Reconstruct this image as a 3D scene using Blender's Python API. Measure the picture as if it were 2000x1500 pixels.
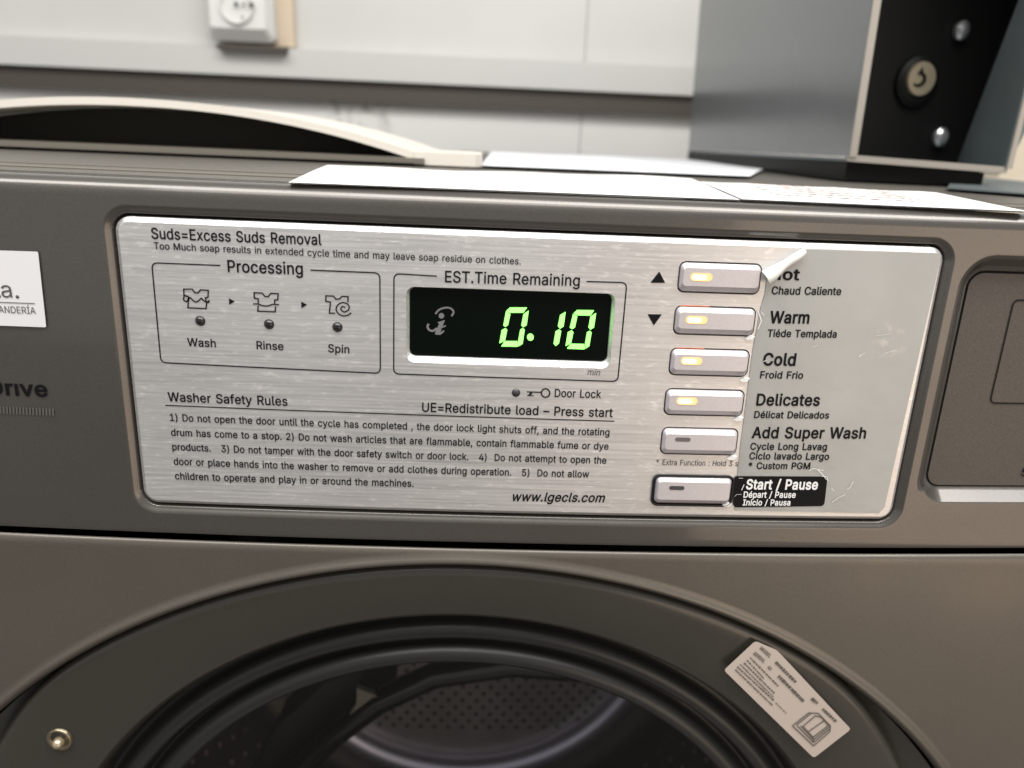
import bpy, bmesh, math, random
from mathutils import Vector, Matrix
from mathutils.geometry import delaunay_2d_cdt
random.seed(7)
SC = bpy.context.scene
for o in list(bpy.data.objects): bpy.data.objects.remove(o)
COL = SC.collection

# ---------------------------------------------------------------- camera
# control plate frame: u right, v up, w out of the plate (metres); it leans back LEAN degrees
LEAN = math.radians(2.0); PLATE_Z = 0.90
F = Matrix(((1, 0, 0), (0, math.sin(LEAN), -math.cos(LEAN)), (0, math.cos(LEAN), math.sin(LEAN))))
ORG = Vector((0, 0, PLATE_Z))
CAM_P = Vector((-0.0177177, 0.07789239, 0.26722109))            # camera place in the plate frame
RR = Matrix(((0.99885171, 0.04038317, 0.02577698), (0.03140782, -0.95825347, 0.28418979), (0.03617736, -0.28305386, -0.95842147)))
FPX = 1450.0
CAM_W = F @ CAM_P + ORG
RW = RR @ F.transposed()                                        # rows: right, down, forward in the world
cd = bpy.data.cameras.new('camera'); cam = bpy.data.objects.new('camera', cd); COL.objects.link(cam)
cd.sensor_width = 36; cd.lens = FPX * 36 / 2000; cd.clip_start = 0.01; cd.clip_end = 50
m = Matrix.Identity(4)
for i in range(3):
    m[i][0] = RW[0][i]; m[i][1] = -RW[1][i]; m[i][2] = -RW[2][i]; m[i][3] = CAM_W[i]
cam.matrix_world = m
cd.dof.use_dof = True; cd.dof.focus_distance = 0.285; cd.dof.aperture_fstop = 8.0
SC.camera = cam

# ---------------------------------------------------------------- light
wd = bpy.data.worlds.new('World'); SC.world = wd; wd.use_nodes = True
bg = wd.node_tree.nodes['Background']; bg.inputs[0].default_value = (0.99, 0.975, 0.96, 1); bg.inputs[1].default_value = 0.46
def area(name, loc, target, sx, sy, power, color):
    l = bpy.data.lights.new(name, 'AREA'); l.shape = 'RECTANGLE'; l.size = sx; l.size_y = sy; l.energy = power; l.color = color
    o = bpy.data.objects.new(name, l); COL.objects.link(o); o.location = loc
    o.rotation_euler = (Vector(target) - Vector(loc)).to_track_quat('-Z', 'Y').to_euler(); return o
area('ceiling_lamp', (0.05, -0.45, 2.3), (0.05, 0.15, 0.9), 3.0, 0.5, 40, (1.0, 0.975, 0.94))
area('warm_fill', (0.95, -1.15, 0.62), (0.12, 0.0, 0.85), 0.9, 0.9, 4.4, (1.0, 0.77, 0.57))  # unseen warm fill added for the plate's reflection, not a real lamp
area('wall_fill', (0.1, -0.5, 1.75), (0.0, 0.8, 1.0), 1.4, 0.4, 7, (1.0, 0.97, 0.93))  # unseen fill added to brighten the back wall, not a real lamp
SC.view_settings.view_transform = 'Standard'; SC.view_settings.look = 'None'; SC.view_settings.exposure = 0.0; SC.view_settings.gamma = 1.0
SC.render.engine = 'CYCLES'; SC.cycles.max_bounces = 8; SC.cycles.transparent_max_bounces = 12

# ---------------------------------------------------------------- coordinates
KC, U0 = 0.12, -0.02                                            # the fascia bows out in plan
def S(u, v, w=0.0): return F @ Vector((u, v, w - KC * (u - U0) ** 2)) + ORG
def pt(px, py, w=0.0):
    """photo pixel -> (u, v) on the bowed fascia surface, w in metres"""
    d = RR.transposed() @ Vector(((px - 1000) / FPX, (py - 750) / FPX, 1)); s = 0.28
    for _ in range(12): s = (w - KC * (CAM_P[0] + s * d[0] - U0) ** 2 - CAM_P[2]) / d[2]
    p = CAM_P + s * d; return (p[0], p[1])
def onz(px, py, z):
    d = RW.transposed() @ Vector(((px - 1000) / FPX, (py - 750) / FPX, 1)); s = (z - CAM_W[2]) / d[2]; return CAM_W + s * d
def ony(px, py, y):
    d = RW.transposed() @ Vector(((px - 1000) / FPX, (py - 750) / FPX, 1)); s = (y - CAM_W[1]) / d[1]; return CAM_W + s * d

# ---------------------------------------------------------------- materials
def mat(name, col, rough=0.5, metal=0.0, coat=0.0, noise=None, bump=None, emis=None, estr=0.0, spec=0.5, bd=.0005, cr=.16, rv=0.0):
    """noise=(scale, amount, (sx,sy,sz)) varies the colour; bump=(scale, strength, (sx,sy,sz))"""
    mt = bpy.data.materials.new(name); mt.use_nodes = True; nt = mt.node_tree; b = nt.nodes['Principled BSDF']
    b.inputs['Base Color'].default_value = (*col, 1); b.inputs['Roughness'].default_value = rough; b.inputs['Metallic'].default_value = metal
    b.inputs['Coat Weight'].default_value = coat; b.inputs['Coat Roughness'].default_value = cr; b.inputs['Specular IOR Level'].default_value = spec
    tc = nt.nodes.new('ShaderNodeNewGeometry')
    def noi(sc, st, det=3):
        mp = nt.nodes.new('ShaderNodeMapping'); mp.inputs['Scale'].default_value = st; nt.links.new(tc.outputs['Position'], mp.inputs['Vector'])
        n = nt.nodes.new('ShaderNodeTexNoise'); n.inputs['Scale'].default_value = sc; n.inputs['Detail'].default_value = det
        nt.links.new(mp.outputs['Vector'], n.inputs['Vector']); return n
    if noise:
        n = noi(noise[0], noise[2]); r = nt.nodes.new('ShaderNodeMapRange'); r.inputs['From Min'].default_value = 0.3; r.inputs['From Max'].default_value = 0.7
        r.inputs['To Min'].default_value = 1 - noise[1]; r.inputs['To Max'].default_value = 1 + noise[1]
        nt.links.new(n.outputs['Fac'], r.inputs['Value'])
        mx = nt.nodes.new('ShaderNodeVectorMath'); mx.operation = 'SCALE'; mx.inputs[0].default_value = col
        nt.links.new(r.outputs['Result'], mx.inputs['Scale']); nt.links.new(mx.outputs['Vector'], b.inputs['Base Color'])
    if bump:
        n = noi(bump[0], bump[2], 4); bp = nt.nodes.new('ShaderNodeBump'); bp.inputs['Strength'].default_value = bump[1]; bp.inputs['Distance'].default_value = bd
        nt.links.new(n.outputs['Fac'], bp.inputs['Height']); nt.links.new(bp.outputs['Normal'], b.inputs['Normal'])
    if rv:
        n = noi(22, (1, 1, 1), 5); r = nt.nodes.new('ShaderNodeMapRange'); r.inputs['From Min'].default_value = 0.35; r.inputs['From Max'].default_value = 0.65
        r.inputs['To Min'].default_value = rough - rv; r.inputs['To Max'].default_value = rough + rv
        nt.links.new(n.outputs['Fac'], r.inputs['Value']); nt.links.new(r.outputs['Result'], b.inputs['Roughness'])
    if emis: b.inputs['Emission Color'].default_value = (*emis, 1); b.inputs['Emission Strength'].default_value = estr
    return mt
M = {}
def brushed():
    mt = bpy.data.materials.new('brushed_steel'); mt.use_nodes = True; nt = mt.node_tree; b = nt.nodes['Principled BSDF']; L = nt.links
    g = nt.nodes.new('ShaderNodeNewGeometry')
    def noi(sc, st, det, rough=0.5):
        mp = nt.nodes.new('ShaderNodeMapping'); mp.inputs['Scale'].default_value = st; L.new(g.outputs['Position'], mp.inputs['Vector'])
        n = nt.nodes.new('ShaderNodeTexNoise'); n.inputs['Scale'].default_value = sc; n.inputs['Detail'].default_value = det; n.inputs['Roughness'].default_value = rough
        L.new(mp.outputs['Vector'], n.inputs['Vector']); return n
    st1 = noi(260, (0.07, 4.5, 4.5), 4, 0.65)      # fine brush lines along u
    st2 = noi(620, (0.36, 1.2, 1.2), 3)            # short flecks
    st3 = noi(14, (1, 1, 1), 3)                    # smears
    def rng(n, a, bb, lo, hi):
        r = nt.nodes.new('ShaderNodeMapRange'); r.inputs['From Min'].default_value = a; r.inputs['From Max'].default_value = bb
        r.inputs['To Min'].default_value = lo; r.inputs['To Max'].default_value = hi; L.new(n.outputs['Fac'], r.inputs['Value']); return r
    r1 = rng(st1, .3, .7, .88, 1.08); r2 = rng(st2, .56, .74, 1.0, 1.25); r3 = rng(st3, .3, .7, .95, 1.05)
    m1 = nt.nodes.new('ShaderNodeMath'); m1.operation = 'MULTIPLY'; L.new(r1.outputs[0], m1.inputs[0]); L.new(r2.outputs[0], m1.inputs[1])
    m2 = nt.nodes.new('ShaderNodeMath'); m2.operation = 'MULTIPLY'; L.new(m1.outputs[0], m2.inputs[0]); L.new(r3.outputs[0], m2.inputs[1])
    v = nt.nodes.new('ShaderNodeVectorMath'); v.operation = 'SCALE'; v.inputs[0].default_value = (.74, .73, .725); L.new(m2.outputs[0], v.inputs['Scale'])
    L.new(v.outputs['Vector'], b.inputs['Base Color']); b.inputs['Metallic'].default_value = 0.75
    rr = rng(st1, .3, .7, .34, .50); L.new(rr.outputs[0], b.inputs['Roughness'])
    bp = nt.nodes.new('ShaderNodeBump'); bp.inputs['Strength'].default_value = 0.35; bp.inputs['Distance'].default_value = 0.0002
    L.new(m1.outputs[0], bp.inputs['Height']); L.new(bp.outputs['Normal'], b.inputs['Normal'])
    return mt
M['steel'] = brushed()
M['fascia'] = mat('titan_paint', (.096, .088, .079), 0.31, .5, .8, noise=(1500, .09, (1, 1, 1)), cr=.08, rv=.05)
M['front'] = mat('titan_front_paint', (.124, .111, .094), .40, .45, .2, noise=(1500, .09, (1, 1, 1)), rv=.07)
M['cover'] = mat('coin_cover_plastic', (.085, .075, .066), .5, .2, noise=(2200, .25, (1, 1, 1)))
M['black'] = mat('black_gap', (.005, .005, .005), .5, spec=.2)
M['ink'] = mat('black_ink', (.006, .006, .007), .55, spec=.15)
M['ink_grey'] = mat('worn_grey_ink', (.09, .085, .08), .6)
M['logo_grey'] = mat('grey_print', (.17, .17, .17), .5)
M['white_ink'] = mat('white_ink', (.85, .85, .85), .5)
M['window'] = mat('display_black', (.0010, .0028, .0013), .25, spec=.12)
M['off_seg'] = mat('unlit_segment', (.0055, .006, .0055), .4)
M['green'] = mat('lit_green_segment', (.1, .4, .1), .5, emis=(.30, 1.0, .17), estr=1.8)
M['amber'] = mat('lit_amber_window', (.4, .3, .12), .5, emis=(1.0, .62, .34), estr=2.4)
M['amber_edge'] = mat('amber_window_edge', (.3, .2, .08), .5, emis=(1.0, .52, .22), estr=1.3)
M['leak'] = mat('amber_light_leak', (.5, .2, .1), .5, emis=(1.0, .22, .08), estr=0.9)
M['led_off'] = mat('unlit_grey_window', (.13, .115, .115), .4)
M['bracket'] = mat('grey_bracket_plastic', (.26, .25, .21), .5)
M['tray'] = mat('tray_brown_grey', (.20, .18, .15), .5)
M['led_dark'] = mat('unlit_dark_window', (.05, .05, .055), .4)
M['button'] = mat('silver_button_plastic', (.56, .53, .55), .33, .3, .3, noise=(900, .04, (1, 1, 1)))
M['film'] = mat('grey_label_film', (.355, .372, .375), .33, .35, bump=(42, .55, (1, 1, 1)), noise=(30, .05, (1, 1, 1)), bd=.0010)
M['curl'] = mat('white_film_back', (.82, .82, .80), .25)
M['gloss_black'] = mat('gloss_black', (.008, .008, .008), .12, 0, .5)
M['door'] = mat('dark_olive_plastic', (.040, .037, .030), .36, .15, .4, noise=(1500, .10, (1, 1, 1)), rv=.07)
M['rubber'] = mat('dark_rubber', (.018, .018, .017), .38)
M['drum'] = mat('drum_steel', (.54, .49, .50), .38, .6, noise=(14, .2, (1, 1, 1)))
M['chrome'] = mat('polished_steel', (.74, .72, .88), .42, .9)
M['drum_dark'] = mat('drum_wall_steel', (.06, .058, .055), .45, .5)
M['paper'] = mat('white_paper', (.80, .795, .79), .7)
M['paper_print'] = mat('faint_print', (.55, .42, .38), .7)
M['glossy_paper'] = mat('white_plastic_sleeve', (.84, .86, .90), .7, spec=.2)
M['sticker'] = mat('white_sticker', (.74, .74, .76), .45)
M['sticker_warm'] = mat('door_sticker_paper', (.50, .43, .38), .5)
M['sticker_ink'] = mat('sticker_ink', (.10, .09, .075), .6)
M['cream'] = mat('cream_plastic', (.74, .70, .63), .4)
M['arch_shade'] = mat('arch_shade_paint', (.020, .018, .012), .7)  # dark colour stands in for the shade inside the arch
M['beige'] = mat('beige_plastic', (.16, .145, .12), .55)
M['wall'] = mat('white_wall_paint', (.54, .54, .52), .55, noise=(5, .05, (1, 1, 1)))
M['wall_low'] = mat('lower_wall_paint', (.70, .695, .68), .55)
def stain_or_glare(mt, c, r, col):
    nt = mt.node_tree; b = nt.nodes['Principled BSDF']; g = nt.nodes.new('ShaderNodeNewGeometry'); n = nt.nodes.new('ShaderNodeTexNoise'); n.inputs['Scale'].default_value = 3 / r; n.inputs['Detail'].default_value = 5
    nt.links.new(g.outputs['Position'], n.inputs['Vector'])
    d = nt.nodes.new('ShaderNodeVectorMath'); d.operation = 'DISTANCE'; d.inputs[1].default_value = c; nt.links.new(g.outputs['Position'], d.inputs[0])
    m1 = nt.nodes.new('ShaderNodeMapRange'); m1.inputs['From Min'].default_value = r * .2; m1.inputs['From Max'].default_value = r; m1.inputs['To Min'].default_value = 1; m1.inputs['To Max'].default_value = 0; nt.links.new(d.outputs['Value'], m1.inputs['Value'])
    m2 = nt.nodes.new('ShaderNodeMapRange'); m2.inputs['From Min'].default_value = .5; m2.inputs['From Max'].default_value = .64; nt.links.new(n.outputs['Fac'], m2.inputs['Value'])
    mu = nt.nodes.new('ShaderNodeMath'); mu.operation = 'MULTIPLY'; nt.links.new(m1.outputs[0], mu.inputs[0]); nt.links.new(m2.outputs[0], mu.inputs[1])
    mx = nt.nodes.new('ShaderNodeMix'); mx.data_type = 'RGBA'; mx.inputs['A'].default_value = b.inputs['Base Color'].default_value
    if b.inputs['Base Color'].is_linked: nt.links.new(b.inputs['Base Color'].links[0].from_socket, mx.inputs['A'])
    mx.inputs['B'].default_value = (*col, 1)
    nt.links.new(mu.outputs[0], mx.inputs['Factor']); nt.links.new(mx.outputs['Result'], b.inputs['Base Color'])
stain_or_glare(M['wall_low'], ony(690, 215, .802), .065, (.22, .21, .20))
M['duct'] = mat('white_duct_plastic', (.53, .53, .515), .5)
M['under'] = mat('brown_underside', (.062, .052, .043), .6)  # dark brown, also paints the shadow band below the duct
M['socket'] = mat('white_socket_plastic', (.66, .665, .65), .35)
M['socket_hole'] = mat('socket_hole_black', (.02, .025, .015), .5)
M['tan'] = mat('tan_shadow', (.58, .48, .36), .6)  # tan colour of the socket's painted shadow
M['box'] = mat('grey_enamel_steel', (.135, .145, .15), .22, .35, .4)
M['box_edge'] = mat('worn_steel_edge', (.38, .35, .31), .5, .4)
M['box_in'] = mat('teal_grey_inside', (.12, .145, .15), .5, .2)
M['brass'] = mat('pale_brass', (.55, .47, .33), .3, .7)
M['rivet'] = mat('dull_rivet_steel', (.30, .26, .18), .3, .9)
M['screwhead'] = mat('bright_screw_steel', (.75, .75, .77), .25, .9)
M['floor'] = mat('grey_tile', (.22, .21, .20), .5, noise=(6, .1, (1, 1, 1)))
M['top'] = mat('worktop_brown_grey', (.13, .12, .105), .45, .2, noise=(700, .35, (1, 1, 1)))
M['cream_top'] = mat('cream_enamel', (.60, .54, .44), .4)
def thin_glass():
    mt = bpy.data.materials.new('door_glass'); mt.use_nodes = True; nt = mt.node_tree; nt.nodes.clear()
    o = nt.nodes.new('ShaderNodeOutputMaterial'); mx = nt.nodes.new('ShaderNodeMixShader'); t = nt.nodes.new('ShaderNodeBsdfTransparent'); g = nt.nodes.new('ShaderNodeBsdfGlossy')
    fr = nt.nodes.new('ShaderNodeFresnel'); fr.inputs[0].default_value = 1.3
    t.inputs[0].default_value = (.82, .82, .80, 1); g.inputs[0].default_value = (.8, .8, .8, 1); g.inputs['Roughness'].default_value = .08
    nt.links.new(fr.outputs[0], mx.inputs[0]); nt.links.new(t.outputs[0], mx.inputs[1]); nt.links.new(g.outputs[0], mx.inputs[2]); nt.links.new(mx.outputs[0], o.inputs[0]); return mt
M['glass'] = thin_glass()

# ---------------------------------------------------------------- objects
WL = {}
def props(o, label=None, cat=None, group=None, kind=None):
    for k, v in (('label', label), ('category', cat), ('group', group), ('kind', kind)):
        if v: o[k] = v
def empty(name, loc, **kw):
    o = bpy.data.objects.new(name, None); o.empty_display_size = .05; COL.objects.link(o); o.location = loc; WL[o.name] = Vector(loc); props(o, **kw); return o
def mesh_obj(name, verts, faces, material, parent=None, smooth=False, **kw):
    verts = [Vector(v) for v in verts]
    lo = Vector([min(v[i] for v in verts) for i in range(3)]); hi = Vector([max(v[i] for v in verts) for i in range(3)])
    c = (lo + hi) / 2
    me = bpy.data.meshes.new(name); me.from_pydata([v - c for v in verts], [], faces); me.update()
    if smooth: me.polygons.foreach_set('use_smooth', [True] * len(me.polygons))
    mats = material if isinstance(material, (list, tuple)) else [material]
    for q in mats: me.materials.append(M[q])
    o = bpy.data.objects.new(name, me); COL.objects.link(o)
    WL[o.name] = c
    if parent: o.parent = parent; o.location = c - WL[parent.name]
    else: o.location = c
    props(o, **kw); return o
class G:
    """gathers geometry for one mesh"""
    def __init__(s): s.v = []; s.f = []
    def add(s, vs, fs):
        b = len(s.v); s.v += [Vector(v) for v in vs]; s.f += [tuple(i + b for i in f) for f in fs]
    def box(s, a, b, T=lambda x, y, z: Vector((x, y, z)), c=0.0):
        (x0, y0, z0), (x1, y1, z1) = a, b
        vs = [T(x, y, z) for x in (x0, x1) for y in (y0, y1) for z in (z0, z1)]
        s.add(vs, [(0, 1, 3, 2), (4, 6, 7, 5), (0, 4, 5, 1), (2, 3, 7, 6), (0, 2, 6, 4), (1, 5, 7, 3)])
    def tube(s, pts, r, n=10, closed=False):
        P = [Vector(p) for p in pts]; N = len(P); vs = []
        for i, p in enumerate(P):
            a = P[(i + 1) % N] if (closed or i < N - 1) else p; b = P[i - 1] if (closed or i > 0) else p
            t = (a - b).normalized(); x = t.orthogonal().normalized() if i == 0 else (x - t * x.dot(t)).normalized(); y = t.cross(x)
            vs += [p + (x * math.cos(2 * math.pi * k / n) + y * math.sin(2 * math.pi * k / n)) * r for k in range(n)]
        fs = []
        for i in range(N if closed else N - 1):
            j = (i + 1) % N
            fs += [(i * n + k, i * n + (k + 1) % n, j * n + (k + 1) % n, j * n + k) for k in range(n)]
        if not closed: fs += [tuple(range(n))[::-1], tuple((N - 1) * n + k for k in range(n))]
        s.add(vs, fs)
    def obj(s, name, material, parent=None, smooth=False, **kw): return mesh_obj(name, s.v, s.f, material, parent, smooth, **kw)

def rrect(u0, v0, u1, v1, r, n=6):
    """counterclockwise rounded rectangle loop"""
    out = []
    for cx, cy, a in ((u1 - r, v0 + r, -90), (u1 - r, v1 - r, 0), (u0 + r, v1 - r, 90), (u0 + r, v0 + r, 180)):
        out += [(cx + r * math.cos(math.radians(a + 90 * k / n)), cy + r * math.sin(math.radians(a + 90 * k / n))) for k in range(n + 1)]
    return out
def rquad(P, r, n=5):
    """rounded polygon from corner points, any order kept"""
    out = []; N = len(P)
    for i in range(N):
        p = Vector(P[i]); a = (Vector(P[i - 1]) - p); b = (Vector(P[(i + 1) % N]) - p)
        rr = min(r, a.length * .45, b.length * .45); a.normalize(); b.normalize()
        p0 = p + a * rr; p1 = p + b * rr
        for k in range(n + 1):
            t = k / n; out.append(tuple(p0 * (1 - t) ** 2 + p * 2 * t * (1 - t) + p1 * t ** 2))
    return out
def ccw(L):
    a = sum(L[i - 1][0] * L[i][1] - L[i][0] * L[i - 1][1] for i in range(len(L))); return L if a > 0 else L[::-1]
def offset(L, d):
    """offset a ccw loop outwards by d"""
    out = []; N = len(L)
    for i in range(N):
        a = Vector(L[i - 1]); b = Vector(L[i]); c = Vector(L[(i + 1) % N]); e1 = (b - a); e2 = (c - b)
        if e1.length < 1e-7: e1 = e2
        if e2.length < 1e-7: e2 = e1
        n1 = Vector((e1.y, -e1.x)).normalized(); n2 = Vector((e2.y, -e2.x)).normalized(); n = (n1 + n2)
        n = n.normalized() if n.length > 1e-6 else n1
        out.append(tuple(b + n * d / max(.5, n.dot(n1))))
    return out
def inside(p, L):
    c = False; x, y = p
    for i in range(len(L)):
        (x0, y0), (x1, y1) = L[i - 1], L[i]
        if (y0 > y) != (y1 > y) and x < (x1 - x0) * (y - y0) / (y1 - y0) + x0: c = not c
    return c
def densify(L, d):
    out = []
    for i in range(len(L)):
        a = Vector(L[i]); b = Vector(L[(i + 1) % len(L)]); n = max(1, int((b - a).length / d))
        out += [tuple(a.lerp(b, k / n)) for k in range(n)]
    return out
def sheet(outer, holes=(), step=.006):
    """triangulated 2D sheet with holes and inner grid points; returns verts2d, faces"""
    loops = [ccw(densify(outer, step))] + [ccw(densify(h, step)) for h in holes]
    pts = []; edges = []
    for L in loops:
        b = len(pts); pts += [Vector(p) for p in L]; edges += [(b + i, b + (i + 1) % len(L)) for i in range(len(L))]
    xs = [p[0] for p in loops[0]]; ys = [p[1] for p in loops[0]]
    x = min(xs) + step / 2
    while x < max(xs):
        y = min(ys) + step / 2
        while y < max(ys):
            if inside((x, y), outer) and not any(inside((x, y), h) for h in holes): pts.append(Vector((x, y)))
            y += step
        x += step
    r = delaunay_2d_cdt(pts, edges, [], 0, 1e-7)
    V = r[0]; T = []
    for f in r[2]:
        c = (V[f[0]] + V[f[1]] + V[f[2]]) / 3
        if inside(c, loops[0]) and not any(inside(c, h) for h in loops[1:]): T.append(tuple(f))
    T = [t if (V[t[1]] - V[t[0]]).cross(V[t[2]] - V[t[0]]) > 0 else t[::-1] for t in T]
    return [tuple(v) for v in V], T
def flat(name, outer, w, material, parent, holes=(), step=.006, fn=S, **kw):
    V, T = sheet(outer, holes, step); return mesh_obj(name, [fn(u, v, w) for u, v in V], T, material, parent, **kw)
def rings(g, loops_w, close_last=False, fn=S):
    """skin between successive (loop, w); loops share point count"""
    n = len(loops_w[0][0]); vs = []
    for L, w in loops_w: vs += [fn(u, v, w) for u, v in L]
    fs = []
    for i in range(len(loops_w) - 1):
        fs += [(i * n + k, i * n + (k + 1) % n, (i + 1) * n + (k + 1) % n, (i + 1) * n + k) for k in range(n)]
    if close_last: fs.append(tuple((len(loops_w) - 1) * n + k for k in range(n)))
    g.add(vs, fs)
def stroke(g, P, wd, w, closed=False, fn=S, step=.006):
    """ribbon of width wd along 2D points"""
    pts = []
    N = len(P)
    for i in range(N if closed else N - 1):
        a = Vector(P[i]); b = Vector(P[(i + 1) % N]); n = max(1, int((b - a).length / step))
        pts += [a.lerp(b, k / n) for k in range(n)]
    if not closed: pts.append(Vector(P[-1]))
    n = len(pts); L = []; R = []
    for i in range(n):
        a = pts[i - 1] if (closed or i > 0) else pts[i]; c = pts[(i + 1) % n] if (closed or i < n - 1) else pts[i]; b = pts[i]
        e1 = (b - a) if (b - a).length > 1e-9 else (c - b); e2 = (c - b) if (c - b).length > 1e-9 else e1
        n1 = Vector((-e1.y, e1.x)).normalized(); n2 = Vector((-e2.y, e2.x)).normalized(); m_ = (n1 + n2)
        m_ = m_.normalized() if m_.length > 1e-6 else n1; k = wd / 2 / max(.4, m_.dot(n1))
        L.append(b + m_ * k); R.append(b - m_ * k)
    vs = [fn(p.x, p.y, w) for p in L] + [fn(p.x, p.y, w) for p in R]
    g.add(vs, [(n + i, n + (i + 1) % n, (i + 1) % n, i) for i in range(n if closed else n - 1)])
def smooth(P, k=5):
    Q = [P[0]] + list(P) + [P[-1]]; out = []
    for i in range(1, len(Q) - 2):
        a, b, c, d = (Vector(q) for q in Q[i - 1:i + 3])
        for j in range(k):
            t = j / k; out.append(tuple(.5 * (2 * b + (c - a) * t + (2 * a - 5 * b + 4 * c - d) * t * t + (3 * b - a - 3 * c + d) * t ** 3)))
    return out + [tuple(P[-1])]
def px_pts(P, w=0.0): return [pt(x, y, w) for x, y in P]

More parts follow.
